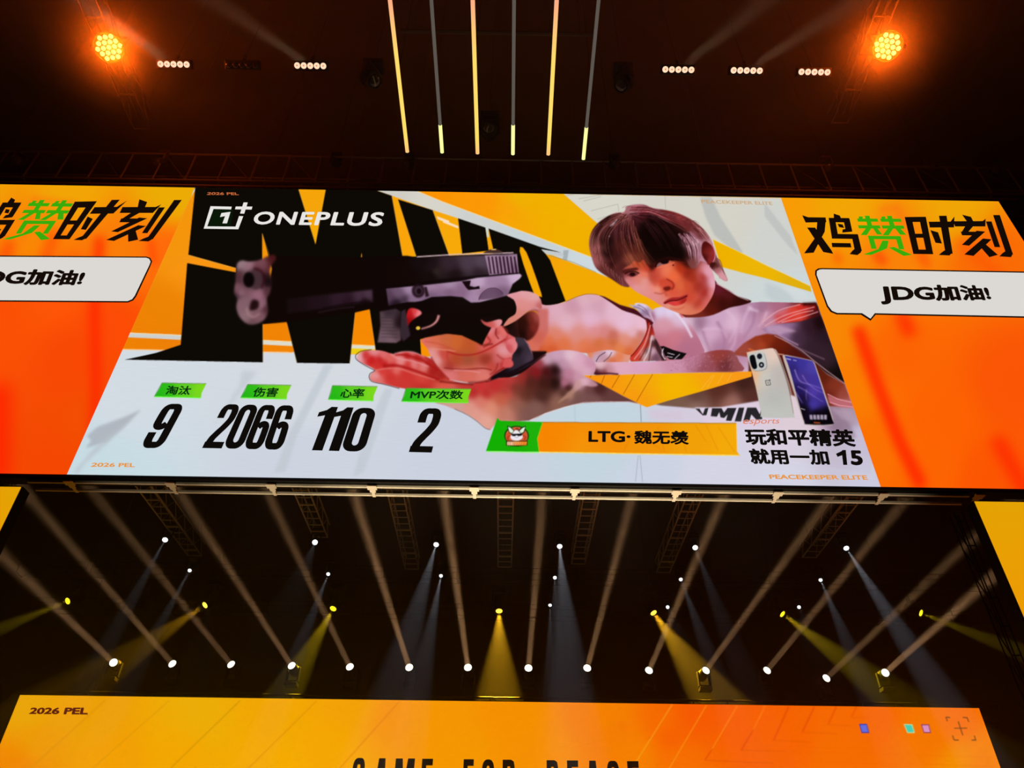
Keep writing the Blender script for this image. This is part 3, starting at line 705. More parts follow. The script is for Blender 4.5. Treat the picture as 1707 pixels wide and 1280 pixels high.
    fill(smooth(palm, 3), smp(kC, [(100, 310, (228, 170, 175)), (160, 300, (205, 40, 40)), (220, 340, (200, 25, 25)), (280, 400, (205, 45, 38)), (240, 260, (225, 140, 145)), (330, 300, (222, 110, 110)), (300, 340, (195, 30, 30)), (400, 330, (222, 100, 95)), (500, 350, (228, 140, 140)), (420, 400, (205, 45, 45)), (340, 390, (190, 28, 28)),
                                   (560, 300, (185, 28, 28)), (600, 275, (215, 100, 100)), (650, 330, (185, 35, 32)), (760, 380, (175, 30, 28)), (620, 380, (225, 130, 130)), (720, 410, (225, 130, 125)), (560, 400, (205, 55, 50)), (800, 450, (165, 28, 22)), (880, 500, (160, 30, 25)), (250, 490, (228, 150, 150)), (320, 450, (215, 60, 55)), (450, 440, (225, 110, 100)),
                                   (400, 500, (205, 50, 45)), (550, 480, (205, 50, 45)), (700, 530, (215, 70, 60)), (500, 560, (205, 55, 48)), (700, 600, (195, 45, 40)), (900, 580, (222, 85, 70)), (1100, 600, (195, 55, 48)), (1250, 600, (200, 50, 50)), (1400, 580, (190, 45, 45)), (1300, 660, (185, 45, 42)), (1180, 650, (180, 40, 38)), (1500, 620, (165, 50, 45)),
                                   (1450, 720, (195, 90, 65)), (1600, 680, (155, 75, 60)), (1250, 740, (215, 120, 105)), (1150, 790, (222, 150, 135)), (1000, 780, (210, 160, 150)), (1200, 850, (225, 155, 140)), (1300, 920, (228, 165, 150)), (1350, 800, (222, 140, 115)), (1500, 850, (190, 120, 100)), (1650, 800, (130, 80, 65)), (1650, 900, (160, 100, 90)), (260, 560, (222, 110, 105))]), .5, 1, ramp)
    for q, w, c in ((((250, 445), (340, 425), (480, 425), (620, 470), (820, 530)), 2.2, (225, 125, 115)), (((400, 285), (480, 330), (600, 350), (760, 405)), 2.6, (230, 150, 150)), (((330, 400), (460, 395), (620, 440), (860, 530)), 4, (165, 22, 22)), (((440, 290), (560, 300), (700, 345), (850, 440)), 3.4, (165, 22, 20)),
                    (((1180, 575), (1000, 560), (860, 545)), 3, (120, 25, 22)), (((430, 285), (520, 266), (620, 270), (720, 315)), 2, (232, 160, 165))):
        line(kC(*q), w, c, 1, .8, sm=True)
    line(kC((250, 442), (160, 395), (85, 345), (66, 310), (85, 280), (130, 256), (220, 244)), 1.2, (45, 30, 35), .3, .8, sm=True)
    line(kC((248, 446), (205, 470), (195, 510), (225, 548), (330, 572), (480, 612)), 1.2, (45, 35, 40), .3, .8, sm=True)
    line(kC((1000, 805), (1120, 862), (1210, 922), (1290, 988), (1340, 1003)), 1.1, (110, 90, 90), .3, .8, sm=True)
    cv.cur = 2
    fill(kG((600, 560), (1340, 470), (1420, 560), (1420, 700), (1440, 860), (1560, 950), (1660, 960), (1560, 1030), (1400, 1110), (1150, 1190), (900, 900), (760, 800), (560, 840)), smp(kG, [(700, 700, (16, 8, 5)), (1300, 560, (17, 9, 5)), (1300, 700, (20, 8, 6)), (1400, 800, (30, 12, 10)), (1520, 640, (110, 35, 30)), (1560, 720, (130, 45, 38)), (1500, 850, (150, 60, 50)), (1400, 1000, (40, 30, 40)), (1300, 1120, (24, 10, 14))]), .8)
    cv.cur = 1
    # fingers wrapped round the grip
    fill(kG((600, 840), (640, 820), (800, 790), (900, 770), (1100, 830), (1200, 700), (1290, 720), (1330, 780), (1400, 820), (1410, 900), (1370, 970), (1380, 1040), (1330, 1070), (1200, 1140), (1180, 1180), (1000, 1195), (840, 1170), (740, 1060), (690, 980), (660, 910)),
         smp(kG, [(640, 850, (222, 110, 95)), (720, 850, (215, 105, 75)), (820, 830, (200, 100, 60)), (900, 860, (205, 100, 45)), (1020, 890, (190, 85, 40)), (700, 950, (226, 150, 150)), (740, 1000, (225, 155, 155)), (800, 960, (200, 70, 60)), (900, 1000, (180, 70, 40)), (1000, 1010, (160, 75, 50)), (1150, 1000, (150, 50, 35)), (850, 1060, (160, 50, 40)),
                  (850, 1120, (222, 120, 120)), (1000, 1110, (215, 105, 90)), (1130, 1120, (222, 120, 110)), (1200, 1060, (195, 70, 60)), (1200, 760, (222, 125, 130)), (1260, 820, (222, 115, 115)), (1310, 760, (226, 110, 105)), (1240, 780, (190, 70, 65)), (1150, 880, (215, 90, 85)), (1300, 920, (225, 150, 155)), (1390, 870, (226, 130, 130)), (1340, 850, (200, 70, 75)), (1350, 1020, (225, 110, 110)), (1300, 1040, (185, 40, 40)), (1250, 1000, (205, 100, 100))]), .7)
    for q, w, c in ((((820, 930), (920, 960), (1040, 960), (1160, 920), (1320, 830)), 2.6, (170, 32, 28)), (((800, 1070), (950, 1085), (1120, 1075), (1200, 1090)), 2.2, (140, 35, 30)), (((700, 910), (800, 920), (900, 930)), 1.6, (228, 150, 120)), (((880, 1090), (1000, 1095), (1100, 1110)), 2, (228, 140, 140)),
                    (((690, 980), (740, 1060), (840, 1170)), 2.6, (160, 30, 30)), (((1240, 740), (1235, 790), (1260, 830)), 2, (130, 25, 25)), (((1340, 830), (1330, 880), (1350, 910)), 1.8, (160, 35, 40)), (((1170, 1170), (1250, 1100), (1330, 1060)), 2.4, (120, 20, 22))):
        line(kG(*q), w, c, .8, .85, sm=True)
    for q, w, c in ((((1190, 730), (1160, 800), (1190, 850), (1130, 900)), 2.4, (150, 30, 28)), (((1290, 720), (1335, 770), (1320, 830), (1270, 860)), 1.8, (180, 50, 48)), (((1240, 960), (1300, 1000), (1370, 985)), 2.2, (165, 40, 40)), (((1250, 1030), (1230, 1090), (1180, 1130)), 2.6, (150, 36, 34)),
                    (((1080, 850), (1120, 880), (1210, 870)), 3, (120, 30, 22)), (((830, 935), (830, 1000), (860, 1060)), 3.5, (185, 60, 50)), (((640, 850), (760, 870), (900, 930)), 1.4, (190, 70, 50)), (((1000, 1195), (1100, 1190), (1190, 1170)), 3, (120, 24, 22))):
        line(kG(*q), w, c, 1, .75, sm=True)
    cv.cur = 2
    # magazine base seen below the fist
    fill(kG((1400, 815), (1460, 820), (1500, 870), (1550, 1000), (1500, 1050), (1400, 1100), (1250, 1150), (1180, 1160), (1330, 1070), (1400, 930)), smp(kG, [(1450, 850, (60, 50, 62)), (1470, 950, (58, 45, 60)), (1530, 1000, (70, 55, 72)), (1400, 1060, (50, 38, 50)), (1250, 1130, (20, 8, 14)), (1430, 930, (20, 14, 18))]), .6)
    line(kG((1470, 825), (1510, 880), (1555, 1000)), 1.3, (120, 100, 125), .4, .8)
    fill(kG((1180, 1165), (1400, 1105), (1550, 1020), (1640, 950), (1540, 945), (1552, 1000), (1380, 1090)), (22, 8, 14), 1, .9)
    fill(kG((1545, 940), (1600, 950), (1640, 945), (1600, 975), (1550, 1010)), (25, 8, 6), .8, .9)
    cv.cur = 1
    fill(smooth(kG((1380, 830), (1415, 870), (1405, 920), (1360, 950), (1320, 900), (1330, 840)), 3), smp(kG, [(1370, 850, (226, 120, 125)), (1400, 890, (226, 130, 135)), (1350, 900, (205, 85, 90))]), .8)
    fill(smooth(kG((1310, 995), (1365, 1005), (1380, 1045), (1350, 1070), (1290, 1060)), 3), smp(kG, [(1350, 1020, (226, 110, 110)), (1310, 1040, (200, 60, 60))]), .8)
    # pistol
    cv.cur = 2
    gun = smooth(kB((450, 150), (620, 175), (1180, 140), (1600, 130)), 2, False)
    fill(kB((440, 150), (1200, 165), (1700, 150)) + kG((575, 145), (1160, 118), (1400, 110), (1425, 135), (1430, 280), (1460, 300), (1440, 330), (1380, 380), (1340, 470), (1390, 500), (1410, 560), (1400, 620), (1310, 700), (1280, 700), (1290, 670), (1240, 640), (1100, 650), (1110, 700), (1200, 730), (1160, 800), (1120, 880), (950, 800), (780, 780), (620, 820), (480, 850), (430, 865), (240, 860)) +
         kB((1420, 970), (1440, 680), (1380, 650), (1200, 690), (550, 780), (330, 800), (280, 700), (400, 400)), [(500, 470, (16, 7, 4)), (700, 470, (15, 6, 5)), (800, 560, (16, 8, 4)), (780, 440, (22, 12, 14)), (740, 440, (18, 8, 8))], .6)
    # purple frame strip
    fill(kB((560, 560), (900, 520), (1200, 490), (1370, 472), (1375, 590), (1150, 610), (850, 660), (560, 700)), smp(kB, [(600, 620, (24, 12, 14)), (850, 580, (32, 17, 24)), (1050, 560, (48, 28, 42)), (1250, 530, (68, 45, 62)), (1330, 520, (75, 52, 68)), (1100, 620, (35, 15, 24)), (1300, 590, (25, 8, 14))]), 1.6)
    line(kB((850, 690), (1050, 650), (1200, 635)), 2.4, (42, 22, 32), 1, .8)
    line(kB((900, 645), (1150, 600), (1350, 585)), 2, (20, 8, 12), .8, .8)
    fill(kG((320, 408), (500, 392), (650, 378), (950, 345), (1080, 318), (1440, 283), (1458, 300), (1440, 325), (1380, 370), (1340, 465), (1230, 490), (1100, 522), (1030, 525), (960, 480), (860, 470), (700, 478), (620, 510), (560, 520), (500, 520), (340, 552)),
         smp(kG, [(340, 480, (85, 60, 82)), (420, 440, (110, 82, 108)), (480, 500, (60, 42, 60)), (400, 540, (30, 15, 25)), (520, 400, (165, 135, 165)), (530, 500, (135, 105, 135)), (700, 400, (165, 130, 160)), (700, 460, (115, 85, 115)), (850, 440, (125, 92, 122)), (850, 370, (170, 140, 168)), (950, 440, (135, 100, 130)), (1050, 500, (165, 135, 165)), (1130, 440, (150, 115, 145)),
                  (1100, 350, (195, 165, 195)), (1200, 350, (160, 125, 158)), (1300, 350, (160, 125, 158)), (1400, 310, (205, 175, 205)), (1300, 430, (120, 88, 115)), (1180, 500, (200, 170, 195))]), .7)
    fill(smooth(kG((1100, 500), (1120, 450), (1180, 410), (1240, 405), (1290, 440), (1300, 465), (1230, 490)), 3), (95, 66, 92), .9, .85)
    line(kG((1095, 505), (1120, 450), (1180, 408), (1250, 408), (1300, 450)), 1.2, (60, 35, 55), .5, .8, sm=True)
    fill(kG((955, 348), (1030, 340), (1020, 385), (1060, 395), (1100, 385), (1105, 410), (1010, 420), (990, 400)), (22, 8, 12), .5)
    blob(*kG((590, 425))[0], 11, 12, (30, 12, 20), 1.2, .9)
    blob(*kG((592, 425))[0], 6.5, 7.5, (62, 44, 62), .8)
    blob(*kG((596, 430))[0], 4, 5, (26, 10, 14), .8)
    fill(kG((640, 395), (660, 392), (680, 470), (650, 480)), (30, 14, 20), .8, .9)
    # slide
    fill(kG((575, 145), (1160, 130), (1185, 290), (1000, 305), (640, 345), (330, 385), (330, 200)), smp(kG, [(400, 250, (18, 7, 4)), (700, 220, (30, 17, 22)), (860, 210, (52, 36, 45)), (1000, 200, (75, 58, 72)), (1120, 190, (85, 68, 84)), (1100, 280, (42, 28, 34)), (900, 290, (25, 14, 14)), (700, 300, (20, 10, 8)), (600, 180, (22, 12, 14)), (740, 265, (48, 36, 34))]), 1)
    fill(kG((1150, 130), (1420, 118), (1428, 275), (1185, 295)), smp(kG, [(1170, 160, (160, 130, 155)), (1300, 200, (110, 80, 105)), (1410, 150, (150, 120, 145)), (1410, 250, (85, 55, 80))]), .5)
    for i in range(8):
        x = 1180 + i * 31
        line(kG((x, 140), (x + 20, 285)), 2.6, (38, 14, 30), .6, .9)
        line(kG((x + 16, 135), (x + 33, 275)), 1.6, (178, 145, 172), .5, .8)
    line(kG((580, 142), (900, 122), (1390, 108)), 2, (225, 195, 200), .5, .9)
    fill(smooth(kG((1150, 100), (1200, 80), (1240, 75), (1290, 95), (1300, 108), (1150, 112)), 3), (70, 45, 40), .5)
    line(kG((1205, 82), (1245, 80)), 1.6, (250, 210, 120), .4)
    # trigger, guard and light module
    fill(smooth(kG((500, 590), (540, 570), (600, 590), (615, 620), (570, 650), (520, 690), (500, 720), (478, 690)), 3), smp(kG, [(510, 620, (190, 20, 25)), (560, 600, (220, 60, 65)), (590, 615, (238, 130, 135)), (510, 690, (150, 12, 15))]), .8)
    fill(kG((265, 600), (400, 575), (440, 600), (440, 840), (400, 862), (245, 858), (270, 720)), smp(kG, [(280, 640, (85, 65, 72)), (340, 700, (95, 72, 80)), (280, 830, (110, 85, 95)), (400, 780, (85, 64, 70)), (430, 700, (28, 15, 20)), (350, 850, (120, 92, 102)), (330, 610, (55, 40, 48))]), 1)
    for i in range(7):
        line(kG((275, 650 + 27 * i), (415, 655 + 27 * i)), .8, (52, 38, 44), .4, .6)
    fill(kG((445, 600), (480, 580), (500, 700), (520, 800), (460, 850), (435, 800)), (58, 42, 52), 1, .9)
    line(kG((760, 630), (740, 680), (690, 720), (610, 745)), 4.2, (225, 145, 145), .9, .95, w1=2, sm=True)
    blob(*kG((585, 738))[0], 3.6, 3, (235, 195, 60), .5)
    # muzzle
    fill(smooth(kB((95, 220), (140, 195), (200, 205), (290, 195), (360, 165), (430, 140), (460, 160), (455, 190), (420, 240), (400, 300), (420, 380), (400, 500), (370, 560), (380, 680), (340, 760), (260, 800), (180, 795), (110, 730), (80, 640), (90, 560), (60, 500), (75, 380), (80, 300)), 3),
         smp(kB, [(130, 220, (150, 120, 130)), (200, 240, (150, 110, 122)), (330, 210, (120, 75, 85)), (430, 165, (70, 20, 22)), (100, 350, (80, 45, 52)), (280, 300, (90, 40, 50)), (330, 360, (25, 8, 12)), (290, 400, (75, 52, 56)), (380, 400, (22, 10, 12)), (120, 500, (135, 95, 108)), (300, 520, (150, 100, 118)), (380, 500, (80, 45, 52)), (80, 530, (75, 45, 55)),
                  (130, 620, (130, 95, 105)), (320, 620, (150, 105, 120)), (180, 720, (140, 105, 112)), (280, 720, (125, 85, 95)), (230, 790, (105, 72, 80)), (360, 650, (75, 40, 48)), (90, 450, (120, 80, 92))]), 1.6)
    blob(*kB((235, 375))[0], 17, 17, (105, 78, 84), 2, .7)
    blob(*kB((265, 375))[0], 13, 17, (62, 40, 46), 2, .8)
    blob(*kB((200, 378))[0], 9.5, 13, (12, 4, 5), 1.6)
    line(kB((250, 270), (320, 300), (345, 370), (320, 460)), 3.5, (50, 12, 22), 1.6, .8, sm=True)
    fill(smooth(kB((230, 570), (290, 580), (290, 640), (250, 665), (205, 660)), 3), (28, 8, 10), 2, .95)
    line(kB((180, 640), (190, 700), (240, 730), (300, 700)), 3.2, (165, 125, 125), 1.6, .7, sm=True)
    cv.cur = 0
    # thumb over the gun's back
    cv.cur = 1
    fill(smooth(kG((1330, 465), (1400, 440), (1490, 428), (1570, 450), (1615, 500), (1620, 580), (1560, 560), (1480, 620), (1400, 680), (1300, 725), (1340, 660), (1400, 620), (1410, 560), (1390, 500)), 3),
         smp(kG, [(1360, 465, (222, 150, 160)), (1480, 450, (226, 160, 165)), (1560, 480, (226, 165, 165)), (1450, 540, (222, 140, 135)), (1550, 540, (222, 140, 140)), (1420, 620, (215, 130, 120)), (1350, 690, (215, 130, 115)), (1600, 560, (195, 100, 100))]), .5)
    fill(smooth(kG((1110, 665), (1160, 690), (1260, 665), (1290, 680), (1270, 720), (1210, 735), (1140, 710)), 3), smp(kG, [(1130, 680, (190, 80, 75)), (1200, 710, (205, 85, 80)), (1265, 680, (228, 150, 155))]), .6)
    cv.cur = 0
    # ---- printed words on the jersey
    fill(kS((280, 1000), (560, 1003), (840, 1003), (860, 1100), (1000, 1080), (1000, 1110), (640, 1125), (430, 1090)), (222, 208, 226), .6, .9)
    DG = (38, 36, 40)
    for q in (((290, 1012), (325, 1012), (352, 1060), (370, 1010), (400, 1005), (382, 1066), (350, 1068)), ((430, 1008), (510, 1008), (530, 1045), (560, 1005), (635, 1005), (590, 1115), (545, 1112), (560, 1060), (530, 1090), (500, 1085), (490, 1040), (470, 1080), (418, 1075)),
              ((655, 1003), (700, 1003), (672, 1120), (618, 1118)), ((725, 1003), (800, 1003), (830, 1060), (842, 1010), (850, 1100), (800, 1105), (758, 1060), (742, 1115), (690, 1118))):
        fill(kS(*q), DG, .3)
    fill(kS((0, 490), (30, 487), (110, 520), (222, 550), (180, 598), (80, 600), (40, 570), (20, 520)), (16, 10, 10), .3)
    fill(kS((34, 500), (20, 540), (32, 580), (50, 600), (36, 600), (12, 560), (14, 520)), (205, 190, 205), .3)
    line(kS((60, 545), (120, 560)), 1.1, (205, 190, 205), .2); line(kS((55, 575), (105, 582)), 1.1, (205, 190, 205), .2); line(kS((165, 555), (120, 596)), 1.2, (205, 190, 205), .2)
    # ---- two phones
    fill(smooth(kD((215, 270), (225, 238), (270, 222), (540, 178), (600, 190), (640, 240), (780, 640), (875, 1120), (850, 1165), (430, 1162), (400, 1080), (330, 720)), 3), smp(kD, [(250, 260, (225, 190, 170)), (560, 200, (230, 200, 185)), (400, 300, (200, 200, 195)), (450, 600, (200, 200, 194)), (600, 900, (185, 185, 180)), (600, 1120, (195, 195, 190)), (290, 560, (240, 180, 130)), (700, 600, (190, 182, 178))]), .4)
    line(kD((600, 200), (660, 300), (790, 700), (870, 1110)), 1.6, (150, 135, 130), .4, .8, sm=True)
    line(kD((620, 200), (690, 330), (820, 740), (880, 1110)), 1, (240, 215, 205), .3, .8, sm=True)
    fill(smooth(kD((225, 300), (250, 262), (430, 240), (475, 290), (500, 430), (460, 490), (330, 505), (280, 460)), 3), (150, 150, 150), .4, .9)
    fill(smooth(kD((222, 300), (250, 258), (425, 235), (465, 285), (488, 425), (450, 478), (330, 492), (280, 450)), 3), (196, 198, 196), .3)
    fill(smooth(kD((250, 310), (275, 275), (320, 280), (345, 380), (355, 450), (325, 475), (290, 460), (262, 390)), 3), (10, 10, 14), .3)
    blob(*kD((392, 292))[0], 4.4, 4.8, (22, 24, 34), .3)
    blob(*kD((418, 415))[0], 4.4, 4.8, (16, 16, 20), .3); blob(*kD((418, 415))[0], 1.8, 2, (170, 175, 180), .3)
    for q in (((470, 640), (510, 635)), ((472, 638), (485, 705)), ((485, 705), (545, 697)), ((545, 697), (537, 655)), ((528, 620), (533, 650)), ((512, 638), (548, 632)), ((505, 655), (512, 685))):
        line(kD(*q), .9, (45, 45, 45), .15, .95)
    line(kD((650, 260), (740, 270)), 2, (215, 160, 130), .5, .8)
    fill(smooth(kD((722, 300), (745, 275), (800, 278), (1110, 345), (1170, 380), (1200, 450), (1330, 850), (1430, 1180), (1425, 1262), (1370, 1278), (1060, 1272), (1010, 1230), (960, 1080), (800, 560)), 3), (196, 178, 172), .4)
    scr = smooth(kD((758, 300), (790, 290), (1110, 352), (1160, 385), (1190, 460), (1310, 850), (1420, 1190), (1410, 1262), (1060, 1262), (1020, 1220), (960, 1020), (820, 480)), 3)
    fill(scr, smp(kD, [(800, 330, (55, 45, 140)), (1000, 400, (60, 50, 150)), (1150, 420, (75, 65, 165)), (850, 480, (45, 35, 110)), (1000, 600, (70, 50, 140)), (1150, 650, (65, 50, 150)), (950, 750, (35, 22, 85)), (1150, 800, (80, 60, 165)), (1000, 900, (25, 15, 55)), (1250, 900, (60, 45, 140)), (1150, 980, (70, 55, 165)), (1020, 1050, (12, 6, 12)), (1200, 1120, (10, 4, 10)), (1350, 1150, (8, 3, 8)), (1200, 1230, (6, 3, 6))]), .4)
    sm_ = mask(scr)
    # plain abstract wallpaper (soft lilac ribbons)
    for q, w in ((((890, 480), (960, 640), (1120, 700), (1300, 760)), 2.2), (((930, 720), (1040, 780), (1160, 860), (1290, 940)), 1.6), (((1000, 560), (1060, 660), (1180, 760), (1300, 820)), 1.4), (((900, 800), (960, 900), (1000, 960)), 2), (((1060, 760), (1050, 860), (1060, 920)), 1.2)):
        line(kD(*q), w, (165, 140, 215), .7, .7, sm_, w1=.6, sm=True)
    line(kD((770, 325), (840, 340)), 1.8, (190, 185, 230), .3, .9, sm_); line(kD((870, 345), (920, 358)), 1.4, (190, 185, 230), .3, .8, sm_)
    line(kD((975, 1035), (1035, 1055)), 1.2, (220, 210, 225), .3, .8, sm_)
    for i in range(5):
        fill(kD((1095 + 52 * i, 1125), (1135 + 52 * i, 1128), (1142 + 50 * i, 1195), (1100 + 50 * i, 1190)), (205, 190, 215), .6, .8, sm_)
    fill(kD((1150, 1225), (1245, 1232), (1248, 1252), (1158, 1248)), (170, 75, 35), .3, .9)
    fill([(1150, 722), (1240, 712), (1330, 722), (1432, 735), (1500, 830), (1120, 830)], [(1180, 740, (214, 214, 230)), (1300, 740, (218, 208, 224)), (1400, 750, (196, 188, 206)), (1300, 800, (212, 214, 230)), (1440, 800, (204, 202, 222))], 8, .85, cen)
    # ---- green captions
    for TL, TR, BR, BL in (((269.5, 638), (343, 639.4), (334, 662.8), (256.4, 660.8)), ((412, 640.6), (484.5, 642), (476.6, 665), (400, 662.8)), ((553, 642.6), (628, 644.4), (621, 668), (546, 666)), ((675.6, 647), (784, 648.4), (779, 671.4), (668, 669.2))):
        fill([TL, TR, ((TR[0] * .35 + BR[0] * .65) - 2, TR[1] * .35 + BR[1] * .65), BR, BL, ((TL[0] * .5 + BL[0] * .5) + 1, (TL[1] + BL[1]) / 2)],
             [(TL[0] + 4, TL[1] + 10, (48, 188, 22)), (TL[0] * .5 + TR[0] * .5, TL[1] + 10, (95, 205, 35)), (TR[0] - 8, TR[1] + 8, (125, 218, 25)), (BR[0] - 6, BR[1] - 8, (120, 215, 30)), (BL[0] + 8, BL[1] - 6, (35, 180, 25))])
        line([TL, TR], 1.2, (105, 130, 80), .3, .8); line([BL, BR], 1.5, (95, 250, 45), .3)
        line([TL, ((TL[0] + BL[0]) / 2, (TL[1] + BL[1]) / 2), BL], 1.1, (70, 130, 60), .3, .8)
    # ---- name bar
    fill([(902, 703.5), (1226, 705.6), (1226.5, 752.7), (1231.5, 760.2), (895, 754), (893.5, 731)], [(910, 730, (248, 135, 2)), (1000, 730, (245, 140, 5)), (1080, 735, (242, 148, 8)), (1150, 735, (243, 160, 8)), (1220, 735, (245, 170, 10)), (980, 750, (245, 150, 10))])
    line([(902, 704), (1226, 706)], 1.5, (150, 110, 40), .3, .7); line([(895, 753.6), (1230, 759.6)], 1.6, (255, 225, 90), .3); line([(1226, 706), (1226.8, 752)], 1.1, (250, 205, 110), .3)
    for q in (((930, 600), (975, 770)), ((1080, 640), (1120, 770)), ((1180, 590), (1250, 700)), ((1330, 600), (1440, 770)), ((700, 770), (760, 650)), ((1250, 590), (1330, 760)), ((880, 700), (960, 760))):
        line(a6(*q), 1.3, (228, 130, 8), .5, .6)
    fill([(827, 696.5), (831.5, 701.3), (903, 703.5), (893.5, 731), (896, 753.6), (807.5, 752)], [(830, 720, (18, 178, 2)), (860, 710, (35, 172, 12)), (890, 720, (30, 178, 12)), (850, 745, (22, 172, 5))])
    line([(808, 752.6), (896, 754.2)], 1.6, (150, 255, 110), .3); line([(902.5, 704), (893.5, 731), (896, 752)], 1.2, (150, 200, 30), .3)
    # fox emblem
    t = lambda x, y: kE((x, y))[0]
    blob(*t(838, 660), 20.6, 16.6, (15, 60, 15), .3); blob(*t(838, 665), 18.6, 15, (205, 100, 60), .3)
    fill([t(585, 780), t(1100, 780), t(1090, 890), t(870, 915), t(590, 895)], (40, 30, 10), .3)
    fill([t(605, 600), t(700, 590), t(640, 780), t(590, 760)], (210, 70, 30), .5, .8); fill([t(980, 590), t(1080, 600), t(1095, 760), t(1010, 780)], (210, 80, 40), .5, .8)
    for ear in (((612, 418), (700, 450), (790, 540), (740, 620), (660, 590)), ((1062, 425), (960, 460), (880, 540), (930, 620), (1020, 590))):
        fill([t(*p) for p in ear], (20, 45, 20), .3)
    for ear in (((635, 445), (700, 475), (770, 545), (730, 600), (670, 570)), ((1045, 450), (975, 480), (905, 550), (945, 600), (1005, 570))):
        fill([t(*p) for p in ear], (225, 240, 220), .3)
    fill([t(800, 500), t(850, 470), t(900, 500), t(870, 540), t(820, 535)], (150, 35, 20), .4)
    fill(smooth([t(740, 600), t(830, 520), t(930, 600), (t(985, 690)), t(920, 760), t(840, 780), t(740, 760), t(690, 690)], 3), (238, 232, 238), .3)
    fill([t(700, 615), t(985, 612), t(950, 660), t(880, 668), t(835, 645), t(790, 672), t(730, 660)], (10, 8, 12), .3)
    line([t(790, 690), t(840, 705), t(890, 690)], .8, (150, 140, 160), .3, .9)
    line([t(690, 650), t(620, 700), t(650, 770)], .9, (130, 15, 10), .3, .9); line([t(990, 650), t(1060, 690), t(1010, 770)], .9, (130, 15, 10), .3, .9)
    fill([t(610, 800), t(1085, 795), t(1070, 885), t(610, 885)], smp(kE, [(650, 840, (240, 200, 170)), (850, 840, (240, 160, 80)), (1040, 840, (245, 140, 40))]), .3)
    for x in (650, 690, 760, 800, 850, 900, 950, 1000, 1035):
        line([t(x, 805), t(x - 8, 880)], .8, (190, 85, 30), .2, .8)
    # one plus emblem field
    fill(a3((150, 232), (280, 235), (262, 345), (108, 345)), (10, 24, 8), .4)
    return cv


